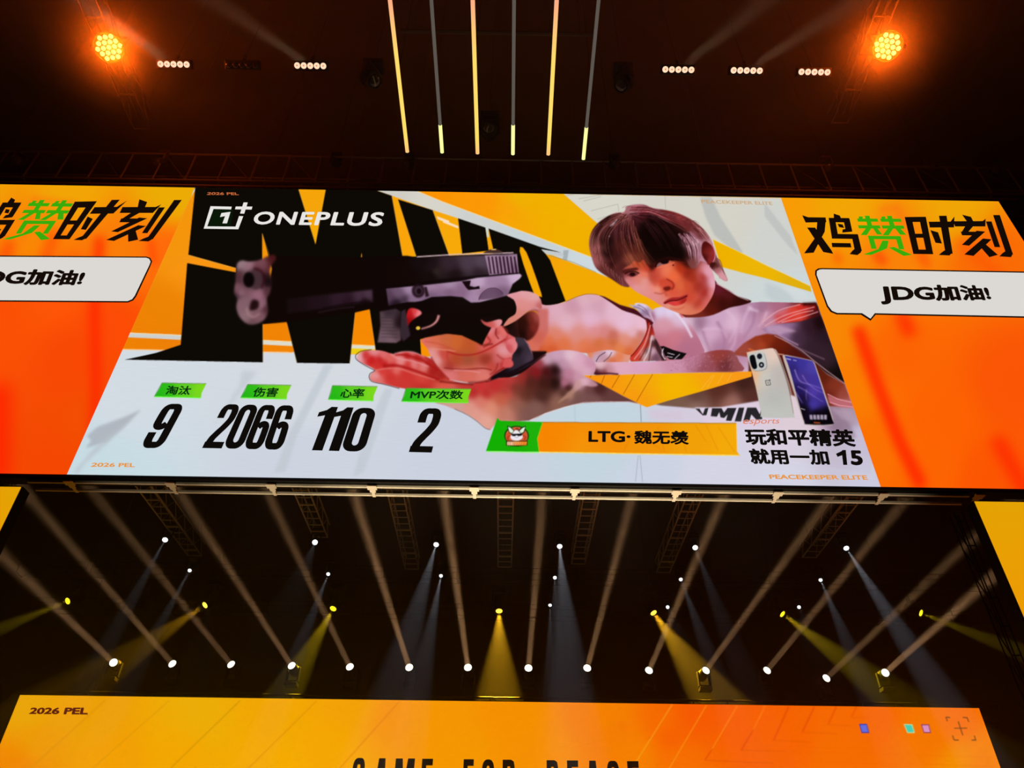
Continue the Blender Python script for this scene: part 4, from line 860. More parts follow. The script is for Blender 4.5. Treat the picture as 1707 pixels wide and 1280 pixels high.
def paint_back():
    global cv
    cv = Canvas(-460, 1120, 2600, 200)
    b1 = K(0, 1000, 430); b2 = K(430, 1000, 430); b3 = K(860, 1000, 430); b4 = K(1277, 1000, 430)
    fill([(-460, 1100), (2140, 1100), (2140, 1330), (-460, 1330)],
         [(-200, 1250, (246, 160, 5)), (40, 1180, (240, 170, 12)), (150, 1200, (244, 165, 8)), (60, 1240, (245, 160, 8)), (30, 1275, (248, 140, 5)), (180, 1270, (250, 165, 5)), (330, 1190, (244, 178, 8)), (300, 1260, (250, 172, 2)), (450, 1200, (248, 172, 5)), (450, 1260, (252, 176, 2)),
          (600, 1180, (250, 168, 8)), (560, 1250, (252, 172, 4)), (640, 1190, (252, 150, 8)), (720, 1200, (252, 155, 4)), (760, 1260, (252, 155, 2)), (860, 1190, (252, 148, 2)), (900, 1260, (252, 148, 4)), (1000, 1190, (252, 132, 2)), (1030, 1220, (250, 128, 5)), (1060, 1260, (252, 132, 2)), (1100, 1200, (253, 110, 2)),
          (1160, 1190, (253, 92, 2)), (1120, 1230, (253, 98, 2)), (1130, 1270, (253, 115, 2)), (1250, 1190, (253, 98, 2)), (1300, 1240, (253, 102, 2)), (1450, 1190, (253, 108, 2)), (1400, 1270, (253, 112, 2)), (1550, 1230, (253, 122, 2)), (1600, 1190, (253, 115, 2)), (1640, 1270, (253, 135, 2)), (1600, 1270, (252, 150, 5)), (1900, 1250, (250, 140, 5))])
    for (x0, y0), (x1, y1), c, w in ((b2((388, 668))[0], b2((-80, 1130))[0], (225, 135, 8), 1.5), (b2((935, 672))[0], b2((500, 1160))[0], (228, 120, 10), 1.5), (b1((1120, 665))[0], b1((560, 1160))[0], (225, 150, 10), 1.6), (b1((1590, 665))[0], b1((1080, 1160))[0], (205, 135, 8), 1.6),
                               (b1((700, 660))[0], b1((150, 1160))[0], (232, 150, 10), 2.5), (b3((1035, 690))[0], b3((790, 1080))[0], (255, 175, 40), 1.6), (b3((1260, 698))[0], b3((1000, 1140))[0], (255, 165, 30), 1.5), (b3((1465, 700))[0], b3((1290, 1000))[0], (255, 160, 30), 1.4), (b3((1650, 700))[0], b3((1570, 860))[0], (255, 155, 30), 1.2),
                               (b3((1570, 860))[0], b3((1490, 995))[0], (225, 60, 5), 1.8), (b3((1300, 985))[0], b3((1250, 1060))[0], (225, 60, 5), 1.8), (b3((1250, 1060))[0], b3((1707, 1080))[0], (228, 80, 5), 1.2), (b3((1490, 995))[0], b3((1780, 1000))[0], (228, 80, 5), 1.2),
                               (b4((150, 705))[0], b4((50, 930))[0], (228, 62, 4), 2.2), (b4((50, 930))[0], b4((300, 940))[0], (235, 85, 5), 1.3), (b4((320, 705))[0], b4((240, 875))[0], (228, 62, 4), 2.2), (b4((240, 875))[0], b4((480, 885))[0], (238, 88, 5), 1.3),
                               (b4((465, 705))[0], b4((410, 825))[0], (230, 66, 4), 2), (b4((410, 825))[0], b4((560, 832))[0], (238, 88, 5), 1.2), (b4((600, 705))[0], b4((565, 775))[0], (232, 70, 4), 1.8), (b4((565, 775))[0], b4((680, 782))[0], (238, 90, 5), 1.2)):
        line([(x0, y0), (x1, y1)], w, c, .7, .75)
    for q in (((0, 1000), (1500, 1040)), ((0, 1060), (1500, 1100)), ((0, 965), (700, 985))):
        line(b4(*q), 1, (240, 95, 5), .7, .35)
    line(b3((690, 820), (720, 860)), 8, (245, 110, 2), 4, .5)
    sw = ((((615, 820), (668, 820), (684, 880), (632, 880)), (60, 60, 170), (100, 112, 225)), (((910, 820), (968, 822), (986, 880), (935, 880)), (190, 225, 160), (70, 210, 185)), (((1025, 822), (1078, 822), (1093, 880), (1043, 880)), (150, 70, 90), (225, 150, 200)))
    for q, e, c in sw:
        fill(b4(*q), e, .3)
        m = np.mean(np.array(b4(*q)), axis=0)
        fill([tuple(m + (np.array(p) - m) * .78) for p in b4(*q)], c, .3)
    D = (90, 35, 8)
    for q in (((1190, 775), (1218, 777)), ((1190, 775), (1200, 802)), ((1302, 777), (1330, 778)), ((1330, 778), (1342, 806)), ((1234, 897), (1244, 925)), ((1244, 927), (1274, 927)), ((1360, 927), (1390, 927)), ((1388, 927), (1378, 898)), ((1245, 848), (1330, 848)), ((1272, 803), (1302, 895))):
        line(b4(*q), 1.4, D, .25, .95)
    return cv
def cable(t, at, r=0.006):
    """steel wire up to the ceiling"""
    rod_obj('hanging_wire', t, at, (at[0], at[1], 27.0 - t.location.z), r, M['black'])


# ---------------------------------------------------------------- the hall
def struct(name, me, mat):
    o = mob(name, me, None, mat)
    o['kind'] = 'structure'
    return o


HX, HY0, HY1, HZ = 26.0, -10.0, 34.0, 27.0
struct('floor', box_mesh('floor', -HX, HX, HY0, HY1, -0.3, 0.0), M['floor'])
struct('ceiling', box_mesh('ceiling', -HX, HX, HY0, HY1, HZ, HZ + 0.3), M['hall'])
struct('wall_back', box_mesh('wall_back', -HX, HX, HY1, HY1 + 0.3, 0, HZ), M['hall'])
struct('wall_front', box_mesh('wall_front', -HX, HX, HY0 - 0.3, HY0, 0, HZ), M['hall'])
struct('wall_left', box_mesh('wall_left', -HX - 0.3, -HX, HY0, HY1, 0, HZ), M['hall'])
struct('wall_right', box_mesh('wall_right', HX, HX + 0.3, HY0, HY1, 0, HZ), M['hall'])

# ---------------------------------------------------------------- header LED wall
Z0 = 1.6
HY = 12.0
X0, X1, ZB, ZT = -8.243, 7.041, 7.1751 + Z0, 15.8565 + Z0
XR = 12.7494
XL = X0 - (XR - X1)


def homography(src, dst):
    A = []
    for (x, y), (u, v) in zip(src, dst):
        A.append([x, y, 1, 0, 0, 0, -u * x, -u * y, -u])
        A.append([0, 0, 0, x, y, 1, -v * x, -v * y, -v])
    h = np.linalg.svd(np.array(A, float))[2][-1].reshape(3, 3)
    return h / h[2, 2]


def apply_h(H, x, y):
    x, y = np.asarray(x, float), np.asarray(y, float)
    w = H[2, 0] * x + H[2, 1] * y + H[2, 2]
    return (H[0, 0] * x + H[0, 1] * y + H[0, 2]) / w, (H[1, 0] * x + H[1, 1] * y + H[1, 2]) / w


H_HEAD = homography([(X0, ZB), (X1, ZB), (X1, ZT), (X0, ZT)], [(110, 790), (1466, 812), (1304.5, 329.5), (327, 313)])
HI_HEAD = np.linalg.inv(H_HEAD)


def display(parent, name, mat, H, y, x0, x1, z0, z1, nx, nz, canvas, tags=None, org=(0, 0, 0), inset=0.0):
    """LED grid on the plane Y=y whose colours are read from the canvas; one mesh per tag"""
    xs = np.linspace(x0, x1, nx)
    zs = np.linspace(z0, z1, nz)
    XX, ZZ = np.meshgrid(xs, zs)
    ux, uy = apply_h(H, np.clip(XX, x0 + inset, x1 - inset), np.clip(ZZ, z0 + inset, z1 - inset))
    ux = np.clip(ux - canvas.x0 - .5, 0, canvas.w - 1.001)
    uy = np.clip(uy - canvas.y0 - .5, 0, canvas.h - 1.001)
    ix, iy = ux.astype(int), uy.astype(int)
    fx, fy = (ux - ix)[..., None], (uy - iy)[..., None]
    A = canvas.a
    C = (A[iy, ix] * (1 - fx) + A[iy, ix + 1] * fx) * (1 - fy) + (A[iy + 1, ix] * (1 - fx) + A[iy + 1, ix + 1] * fx) * fy
    C = np.clip(C / 255.0, 0, 1)
    C = np.where(C <= 0.04045, C / 12.92, ((C + 0.055) / 1.055) ** 2.4)
    T = canvas.tag[iy, ix]
    idx = np.arange(nx * nz).reshape(nz, nx)
    q = np.stack([idx[:-1, :-1], idx[:-1, 1:], idx[1:, 1:], idx[1:, :-1]], -1).reshape(-1, 4)
    ft = T[:-1, :-1].reshape(-1)
    co = np.stack([XX.ravel() - org[0], np.full(nx * nz, y - org[1]), ZZ.ravel() - org[2]], 1)
    rgba = np.concatenate([C.reshape(-1, 3), np.ones((nx * nz, 1))], 1)
    out = []
    for t, (nm, par) in (tags or {0: (name, parent)}).items():
        f = q[ft == t] if tags else q
        if not len(f):
            continue
        used, inv = np.unique(f.ravel(), return_inverse=True)
        me = bpy.data.meshes.new(nm)
        me.vertices.add(len(used))
        me.vertices.foreach_set('co', co[used].astype(np.float32).ravel())
        me.loops.add(len(f) * 4)
        me.loops.foreach_set('vertex_index', inv.astype(np.int32).ravel())
        me.polygons.add(len(f))
        me.polygons.foreach_set('loop_start', np.arange(0, len(f) * 4, 4, dtype=np.int32))
        at = me.color_attributes.new('led', 'FLOAT_COLOR', 'POINT')
        at.data.foreach_set('color', rgba[used].astype(np.float32).ravel())
        me.update()
        me.materials.append(mat)
        out.append(mob(nm, me, par if par != 'first' else out[0]))
    return out


def flat(name, polys, mat, parent, HI, y, org, offs=0.003):
    """flat lettering or shapes: polys = list of (outline, holes) in photo pixels, laid on the plane"""
    vs, fs = [], []
    for outer, holes in polys:
        loops = [outer] + holes
        pts = [p for lp in loops for p in lp]
        tri = tessellate_polygon([[Vector((p[0], p[1], 0)) for p in lp] for lp in loops])
        b = len(vs)
        ux, uz = apply_h(HI, [p[0] for p in pts], [p[1] for p in pts])
        vs += [(float(a) - org[0], y - offs - org[1], float(c) - org[2]) for a, c in zip(ux, uz)]
        fs += [tuple(b + i for i in t) for t in tri]
    me = bpy.data.meshes.new(name)
    me.from_pydata(vs, [], fs)
    return mob(name, me, parent, mat)


def quadmap(q, u, v):
    """u,v in 0..1 inside TL,TR,BR,BL (v=0 at the bottom), perspective-correct"""
    H = homography([(0, 1), (1, 1), (1, 0), (0, 0)], q)
    return apply_h(H, u, v)


_txt = bpy.data.objects.new('t', bpy.data.curves.new('t', 'FONT'))


def text_mesh(body, bold=0.0, space=1.0):
    c = _txt.data
    c.body = body
    c.offset = 0.0
    c.space_character = space
    c.resolution_u = 4
    if _txt.name not in COL.objects:
        COL.objects.link(_txt)
    dg = bpy.context.evaluated_depsgraph_get()
    dg.update()
    me = bpy.data.meshes.new_from_object(_txt.evaluated_get(dg))
    if bold <= 0:
        return me
    n = len(me.vertices)
    co = np.zeros(n * 3, np.float32)
    me.vertices.foreach_get('co', co)
    co = co.reshape(-1, 3)
    fs = [tuple(p.vertices) for p in me.polygons]
    vs, ff = [], []
    for k in range(17):
        a = 2 * math.pi * k / 16
        sh = (0, 0, 0) if k == 16 else (bold * math.cos(a), bold * math.sin(a), 0)
        vs.append(co + np.array(sh, np.float32))
        ff += [tuple(i + n * k for i in f) for f in fs]
    m2 = bpy.data.meshes.new('lettering')
    m2.from_pydata(np.concatenate(vs).tolist(), [], ff)
    bpy.data.meshes.remove(me)
    return m2


def width(body, bold, space):
    me = text_mesh(body, bold, space)
    xs = [v.co.x for v in me.vertices]
    return max(xs) - min(xs)


def lettering(name, body, q, mat, parent, HI, y, org, bold=0.02, offs=0.003, space=1.0):
    if ' ' in body:                      # one object per word
        a, b = body.split(' ')
        w = width(body, bold, space)
        for wd, u0, u1 in ((a, 0.0, width(a, bold, space) / w), (b, 1 - width(b, bold, space) / w, 1.0)):
            px, py = quadmap(q, [u0, u1, u1, u0], [1, 1, 0, 0])
            o = lettering(name, wd, list(zip(px.tolist(), py.tolist())), mat, parent, HI, y, org, bold, offs, space)
        return o
    me = text_mesh(body, bold, space)
    co = np.zeros(len(me.vertices) * 3, np.float32)
    me.vertices.foreach_get('co', co)
    co = co.reshape(-1, 3)
    lo, hi = co.min(0), co.max(0)
    u = (co[:, 0] - lo[0]) / (hi[0] - lo[0]); v = (co[:, 1] - lo[1]) / (hi[1] - lo[1])
    px, py = quadmap(q, u, v)
    X, Z = apply_h(HI, px, py)
    co = np.stack([X - org[0], np.full(len(X), y - offs - org[1]), Z - org[2]], 1).astype(np.float32)
    me.vertices.foreach_set('co', co.ravel())
    me.update()
    return mob(name, me, parent, mat)


def rr(x0, y0, x1, y1, rx, ry, n=6):
    p = []
    for cx, cy, a0 in ((x1 - rx, y1 - ry, 0), (x0 + rx, y1 - ry, 90), (x0 + rx, y0 + ry, 180), (x1 - rx, y0 + ry, 270)):
        for k in range(n + 1):
            a = R(a0 + 90 * k / n)
            p.append((cx + rx * math.cos(a), cy + ry * math.sin(a)))
    return p


def pen(path, sx, sy):
    """stroke of a condensed glyph: thickness sx across, sy up and down"""
    P = np.array(smooth(path, 5, False), float) / (sx, sy)
    d = np.gradient(P, axis=0)
    n = np.stack([-d[:, 1], d[:, 0]], 1)
    n /= np.maximum(np.linalg.norm(n, axis=1, keepdims=True), 1e-6)
    a, b = (P + n * .5) * (sx, sy), (P - n * .5) * (sx, sy)
    return [([tuple(a[i]), tuple(a[i + 1]), tuple(b[i + 1]), tuple(b[i])], []) for i in range(len(a) - 1)]


SX, SY = .37, .135
_six = [(.815, .66), (.815, .76), (.80, .85), (.70, .925), (.5, .9325), (.3, .925), (.2, .85), (.185, .75), (.185, .5), (.185, .25), (.2, .15), (.3, .075), (.5, .0675), (.7, .075), (.8, .15), (.815, .25), (.815, .42), (.79, .49), (.7, .535), (.55, .54), (.37, .47)]
DIG = {
    '0': [(rr(0, 0, 1, 1, .40, .19), [rr(.365, .13, .635, .87, .135, .07)])],
    '6': pen(_six, SX, SY),
    '9': pen([(1 - x, 1 - y) for x, y in _six], SX, SY),
    '2': pen([(.185, .66), (.185, .76), (.2, .85), (.3, .925), (.5, .9325), (.7, .925), (.8, .85), (.815, .74), (.78, .62), (.62, .47), (.42, .33), (.26, .2), (.2, .06)], SX, SY) + [([(0, 0), (1, 0), (1, .135), (0, .135)], [])],
    '1': [([(.42, 0), (1.0, 0), (1.0, 1), (.62, 1), (.42, .92), (0, .86), (0, .75), (.42, .79)], [])],
}


def digits(name, s, cells, q, mat, parent, HI, y, org, offs=0.003):
    """digits of a stat value, cells = (start, end) of each glyph in 0..1"""
    polys = []
    for ch, (a, b) in zip(s, cells):
        for outer, holes in DIG[ch]:
            def mp(pts):
                px, py = quadmap(q, [a + (b - a) * p[0] for p in pts], [p[1] for p in pts])
                return list(zip(px.tolist(), py.tolist()))
            polys.append((mp(outer), [mp(h) for h in holes]))
    return flat(name, polys, mat, parent, HI, y, org, offs)


def seg(x0, y0, x1, y1, w, h=None):
    """brush stroke of a title character; w across a vertical stroke, h across a level one"""
    h = w if h is None else h
    if abs(x1 - x0) >= abs(y1 - y0):
        return ([(x0, y0 - h / 2), (x1, y1 - h / 2), (x1, y1 + h / 2), (x0, y0 + h / 2)], [])
    return ([(x0 - w / 2, y0), (x0 + w / 2, y0), (x1 + w / 2, y1), (x1 - w / 2, y1)], [])


def tri(*p):
    return (list(p), [])


BRUSH = {
    '时': [seg(.075, 0.0, .075, 1.0, .15), seg(.385, 0.0, .385, 1.0, .15), seg(0, .935, .46, .935, .1, .13), seg(0, .51, .46, .51, .1, .11), seg(0, .065, .46, .065, .1, .13),
          seg(.50, .80, 1.02, .80, .1, .15), seg(.82, 1.02, .82, .02, .16), tri((.90, .2), (.90, .06), (.82, -.03), (.58, -.02), (.66, .06), (.74, .12), (.74, .3)), tri((.50, .66), (.66, .60), (.70, .30), (.56, .32)), tri((.96, .87), (1.06, 1.0), (1.02, .75))],
    '刻': [tri((.22, 1.06), (.40, 1.0), (.42, .86), (.28, .86)), seg(-.03, .82, .64, .82, .1, .14), tri((.62, .89), (.70, .95), (.64, .75)), tri((.22, .78), (.38, .76), (.22, .60), (.06, .58)), seg(.06, .565, .44, .565, .1, .10),
          tri((.42, .64), (.60, .62), (.14, .24), (-.02, .26)), tri((.50, .44), (.68, .42), (.16, -.03), (-.04, 0.0)), tri((.34, .30), (.48, .34), (.70, .02), (.50, -.05)),
          seg(.745, .88, .745, .22, .12), seg(.95, 1.04, .95, .04, .14), tri((1.02, .3), (1.02, .06), (.96, -.03), (.72, -.02), (.80, .06), (.88, .12))],
    '鸡': [tri((-.04, 1.02), (.08, .96), (.44, .96), (.44, .82), (.02, .80)), tri((.26, .86), (.44, .90), (.38, .55), (.12, .0), (-.06, -.02), (.20, .42)), tri((.04, .66), (.20, .66), (.46, .06), (.48, -.02), (.30, .02)),
          tri((.62, 1.08), (.74, 1.02), (.76, .90), (.60, .90)), seg(.50, .885, .92, .885, .1, .13), seg(.565, .92, .565, .38, .13), seg(.86, .92, .86, .58, .13), tri((.92, .66), (.92, .56), (.72, .53), (.74, .62)), tri((.66, .78), (.76, .76), (.78, .66), (.68, .68)),
          seg(.50, .43, 1.02, .43, .1, .13), seg(.955, .48, .955, .06, .13), tri((1.02, .2), (1.0, .03), (.92, -.04), (.78, -.02), (.84, .06), (.90, .12)), seg(.48, .20, .84, .20, .1, .11)],
    '赞': [seg(.0, .90, .47, .90, .1, .085), seg(-.02, .72, .48, .72, .1, .085), seg(.25, 1.02, .25, .70, .11), seg(.10, 1.0, .06, .86, .09), tri((.16, .70), (.28, .70), (.12, .50), (-.02, .50)), tri((.30, .70), (.40, .70), (.48, .52), (.36, .52)),
          seg(.53, .90, 1.0, .90, .1, .085), seg(.52, .72, 1.02, .72, .1, .085), seg(.76, 1.02, .76, .70, .11), seg(.62, 1.0, .58, .86, .09), tri((.66, .70), (.78, .70), (.62, .50), (.48, .50)), tri((.80, .70), (.92, .70), (1.02, .52), (.88, .52)),
          seg(.14, .44, .88, .44, .1, .09), seg(.20, .46, .20, .14, .12), seg(.82, .46, .82, .14, .12), tri((.44, .36), (.58, .36), (.50, .16), (.10, -.02), (-.08, -.01), (.30, .14)), tri((.54, .18), (.66, .20), (1.02, .0), (.82, -.03))],
}
paint_wall()
ORG = (-0.6, HY, ZB)
hdr = empty('led_screen', ORG, 'huge header LED screen showing a player aiming a pistol between orange side pictures', 'screen')
hm = bpy.data.meshes
ho = mob('housing', box_mesh('housing', XL - ORG[0], XR - ORG[0], 0.012, 0.28, -0.07, ZT - ZB + 0.03, 0.01), hdr, M['black'])
led = led_mat('led_pixels')
led_s = led_mat('led_pixels_plain', True)
cd = display(hdr, 'centre_display', led, H_HEAD, HY, X0, X1, ZB, ZT, 1350, 500, cv, {0: ('centre_display', hdr), 1: ('player_picture', 'first'), 2: ('pistol_picture', 'first')}, ORG, 0.012)
cdisp = cd[0]
cd[1]['label'] = 'picture of a dark-haired player in a white shirt with both arms stretched forward'
cd[2]['label'] = 'picture of a black and violet pistol pointing left'
_t = cv.tag
for xa, xb in ((XL, X0), (X1, XR)):
    side = display(hdr, 'side_display', led_s, H_HEAD, HY, xa, xb, ZB, ZT, 110, 110, cv, None, ORG, 0.03)[0]
    left = xa < X0
    ink = emis('ink_black', (20, 11, 6)); paper = emis('bubble_white', (220, 216, 212)); grn = emis('title_green', (55, 172, 12))
    if left:
        k = K(0, 290, 430)
        bub = k((-1700, 528), (975, 548), (1000, 556), (1012, 580), (1000, 612), (905, 812), (885, 838), (850, 852), (-2080, 830))
        inn = k((-1680, 538), (972, 556), (992, 563), (1002, 582), (992, 608), (896, 806), (878, 830), (848, 843), (-2060, 822))
        tq = [(('鸡'), k((-110, 178), (185, 178), (25, 430), (-270, 430))), ('赞', k((215, 178), (505, 182), (335, 432), (50, 430))), ('时', k((505, 185), (830, 178), (600, 435), (358, 433))), ('刻', k((845, 188), (1195, 186), (1005, 442), (720, 438)))]
        jq = k((-150, 622), (582, 640), (535, 755), (-200, 752))
    else:
        k = K(1277, 290, 430)
        bub = k((352, 626), (378, 624), (1760, 648), (1800, 668), (1905, 900), (1890, 945), (1860, 958), (730, 934), (695, 974), (632, 934), (470, 932), (430, 915), (405, 880), (330, 668), (332, 640))
        inn = k((360, 635), (380, 633), (1758, 657), (1790, 672), (1893, 900), (1880, 936), (1858, 948), (724, 924), (695, 960), (640, 924), (474, 922), (440, 908), (414, 874), (341, 670), (343, 645))
        tq = [('鸡', k((262, 278), (585, 282), (640, 528), (280, 522))), ('赞', k((610, 282), (900, 283), (972, 537), (675, 532))), ('时', k((930, 286), (1242, 282), (1278, 535), (985, 531))), ('刻', k((1252, 286), (1560, 283), (1645, 545), (1335, 535)))]
        jq = k((745, 728), (1470, 740), (1510, 855), (768, 868))
    sb = flat('speech_bubble', [(bub, [])], ink, side, HI_HEAD, HY, ORG, 0.004)
    sb.parent = hdr
    flat('bubble_paper', [(inn, [])], paper, sb, HI_HEAD, HY, ORG, 0.007)
    lettering('lettering', 'JDG加油!', jq, ink, sb, HI_HEAD, HY, ORG, 0.045, 0.010)
    for body, q in tq:
        polys = []
        for outer, _h in BRUSH[body]:
            px, py = quadmap(q, [p[0] for p in outer], [p[1] for p in outer])
            polys.append((list(zip(px.tolist(), py.tolist())), []))
        flat('green_lettering' if body == '赞' else 'title_lettering', polys, grn if body == '赞' else ink, side, HI_HEAD, HY, ORG, 0.004)

k3 = K(320, 290, 430); k2 = K(0, 560, 430); k4 = K(430, 560, 430); k6 = K(860, 560, 430); k8 = K(1277, 560, 430); kS = K(1100, 480, 340)
blk = emis('print_black', (14, 11, 8)); wht = emis('print_white', (232, 230, 226)); dgr = emis('caption_dark_green', (8, 48, 14)); orp = emis('print_orange', (232, 150, 62)); orb = emis('print_dim_orange', (200, 105, 60))
A = (cdisp, HI_HEAD, HY, ORG)
digits('stat_number', '9', [(0, 1)], [(274, 673), (308, 673), (268, 746.5), (231, 746.5)], blk, *A)
digits('stat_number', '2066', [(0, .245), (.255, .50), (.51, .745), (.755, 1)], [(372, 673.5), (491, 676), (468, 749.5), (335, 746.5)], blk, *A)
digits('stat_number', '110', [(0, .30), (.28, .58), (.60, 1)], [(534, 677.5), (627, 680.5), (605, 753), (505, 750)], blk, *A)
digits('stat_number', '2', [(0, 1)], [(701, 680.5), (737, 681), (717, 754.5), (679, 753.5)], blk, *A)
for body, q in (('淘汰', k2((1105, 328), (1272, 330), (1250, 390), (1088, 388))), ('伤害', [(424, 645.5), (464.8, 646), (459.5, 661.8), (418.5, 661.5)]), ('心率', k4((548, 348), (706, 348), (692, 412), (535, 410))), ('MVP次数', k4((1010, 358), (1358, 360), (1348, 420), (998, 418)))):
    lettering('caption_lettering', body, q, dgr, *A, bold=0.028)
lettering('name_lettering', 'LTG·', k6((472, 629), (750, 631), (750, 706), (470, 703)), blk, *A, bold=0.036)
lettering('name_lettering', '魏无羡', k6((775, 625), (1138, 629), (1136, 722), (772, 716)), blk, *A, bold=0.036)
lettering('slogan_lettering', '玩和平精英', [(1238.5, 714.5), (1421, 716.5), (1426, 745.5), (1242, 742)], blk, *A, bold=0.04)
lettering('slogan_lettering', '就用一加', [(1245, 748), (1377, 750), (1382, 776), (1250, 774)], blk, *A, bold=0.04)
flat('slogan_lettering', [(k8((455, 782), (490, 766), (500, 757), (521, 757), (530, 856), (503, 856), (496, 792), (466, 803)), [])], blk, *A)
lettering('slogan_lettering', '5', k8((545, 758), (625, 760), (638, 860), (556, 858)), blk, *A, bold=0.045)
lettering('footer_lettering', 'PEACEKEEPER ELITE', [(1279, 791.5), (1442.5, 793), (1445, 800.5), (1281, 799)], orp, *A, bold=0.032)
lettering('footer_lettering', '2026 PEL', k2((605, 836), (887, 840), (885, 866), (592, 864)), orp, *A, bold=0.032)
lettering('header_lettering', 'PEACEKEEPER ELITE', [(1171, 333), (1289, 336.5), (1291, 342), (1172, 339)], emis('print_pale_orange', (205, 165, 120)), *A, bold=0.015)
lettering('header_lettering', '2026 PEL', k3((112, 122), (312, 124), (319, 141), (104, 140)), orb, *A, bold=0.025)
lettering('brand_lettering', 'ONEPLUS', k3((430, 250), (1285, 254), (1258, 347), (403, 335)), wht, *A, bold=0.028, space=1.12)
lettering('script_lettering', 'esports', kS((700, 1098), (997, 1100), (985, 1152), (672, 1158)), emis('script_red', (225, 128, 100)), *A, bold=0.004)
flat('brand_mark', [(k3((130, 215), (270, 218), (266, 236), (150, 233), (107, 348), (294, 350), (318, 280), (346, 281), (312, 367), (84, 363)), []),
                    (k3((202, 260), (262, 252), (238, 328), (208, 328), (226, 280), (192, 287)), []),
                    (k3((297, 217), (340, 217), (349, 190), (376, 190), (368, 217), (407, 218), (401, 237), (362, 236), (352, 264), (325, 263), (334, 236), (292, 235)), [])], wht, *A)

cable(hdr, (-6, .2, 8.6), .012); cable(hdr, (6, .2, 8.6), .012)
# the rails under the header with their cross brackets
rz = ZB - 0.10
fr = empty('header_rail_frame', (-0.6, HY, rz), 'pair of white rails with cross brackets running under the header screen', 'rail frame')
xa, xb = -8.98, 8.72
for nm, yy in (('rail', 0.10), ('rail', 0.40)):
    mob(nm, box_mesh('rail', xa + 0.6, xb + 0.6, yy - 0.022, yy + 0.022, -0.03, 0.02, 0.006), fr, M['rail'])
brk = None
for px in (-52, 115, 285, 453, 621, 791, 958, 1126, 1293, 1466, 1622):
    x = aty(px, 808, HY + 0.1).x
    if brk is None:
        bm = bmesh.new()
        add_box(bm, -0.09, 0.09, 0.02, 0.16, -0.045, -0.032)
        add_box(bm, -0.055, 0.055, 0.16, 0.26, -0.044, -0.031)
        add_box(bm, -0.03, 0.03, 0.24, 0.43, -0.043, -0.03)
        add_box(bm, -0.04, 0.04, 0.07, 0.13, -0.032, 0.09)
        brk = bm_mesh('bracket', bm)
        brk.materials.append(M['rail'])
    mob('bracket', brk, fr, None, Matrix.Translation((x + 0.6, 0, 0)))

# ---------------------------------------------------------------- plain yellow side screens
ysd = led_mat('led_yellow')
nt = ysd.node_tree
e = [n for n in nt.nodes if n.type == 'EMISSION'][0]
for l in list(e.inputs[0].links):
    nt.links.remove(l)
g = nt.nodes.new('ShaderNodeTexCoord'); sp = nt.nodes.new('ShaderNodeSeparateXYZ'); mr = nt.nodes.new('ShaderNodeMapRange'); cr = nt.nodes.new('ShaderNodeValToRGB')
mr.inputs[1].default_value = 8.6; mr.inputs[2].default_value = 5.0
cr.color_ramp.elements[0].color = (lin(228), lin(162), lin(4), 1); cr.color_ramp.elements[1].color = (lin(244), lin(150), lin(4), 1)
nt.links.new(g.outputs['Generated'], sp.inputs[0]); nt.links.new(sp.outputs[2], mr.inputs[0]); nt.links.new(mr.outputs[0], cr.inputs[0]); nt.links.new(cr.outputs[0], e.inputs[0])
mr.inputs[1].default_value = 1.0; mr.inputs[2].default_value = 0.5
ysd.cycles.emission_sampling = 'AUTO'
for xa_, xb_, lb in ((XL, -8.982, 'plain yellow LED side screen left of the stage opening'), (8.7065, XR, 'plain yellow LED side screen right of the stage opening')):
    t = empty('side_screen', ((xa_ + xb_) / 2, HY, 0.9), lb, 'screen')
    w = (xb_ - xa_) / 2
    mob('housing', box_mesh('housing', -w - 0.03, w + 0.03, 0.012, 0.26, 0.0, 6.8917 + Z0 - 0.9 + 0.02, 0.01), t, M['black'])
    mob('display', box_mesh('display', -w, w, 0.0, 0.01, 0.03, 6.8917 + Z0 - 0.9), t, ysd)
    mob('stand', box_mesh('stand', -w, w, 0.03, 0.25, -0.9, 0.0), t, M['black'])

# ---------------------------------------------------------------- back screen
BY = 20.0
BX0, BX1, BZT = -12.4234, 12.3011, 5.3908 + Z0
BZB = 1.2
src = [(BX0, BZT), (BX1, BZT), (BX1, BZT - 1.6), (BX0, BZT - 1.6)]
H_BACK = homography(src, [topx((x, BY, z)) for x, z in src])
HI_BACK = np.linalg.inv(H_BACK)
paint_back()
BO = (-0.06, BY, BZB)
bs = empty('led_screen', BO, 'wide orange LED screen at the bottom, below the row of cream beam lights', 'screen')
mob('housing', box_mesh('housing', BX0 + .06, BX1 + .06, 0.012, 0.28, 0, BZT - BZB + 0.02, 0.01), bs, M['black'])
mob('stand', box_mesh('stand', BX0 + .06, BX1 + .06, 0.02, 0.27, -1.2, 0), bs, M['black'])
bd = display(bs, 'display', led, H_BACK, BY, BX0, BX1, BZT - 1.75, BZT, 1000, 130, cv, None, BO, 0.02)[0]
display(bs, 'lower_display', led_s, H_BACK, BY, BX0, BX1, BZB + 0.02, BZT - 1.75, 60, 16, cv, None, BO, 0.02)
B = (bd, HI_BACK, BY, BO)
kb = K(0, 1000, 430)
lettering('corner_lettering', '2026 PEL', kb((205, 712), (590, 712), (580, 758), (190, 755)), emis('print_maroon', (92, 22, 12)), *B, bold=0.045)
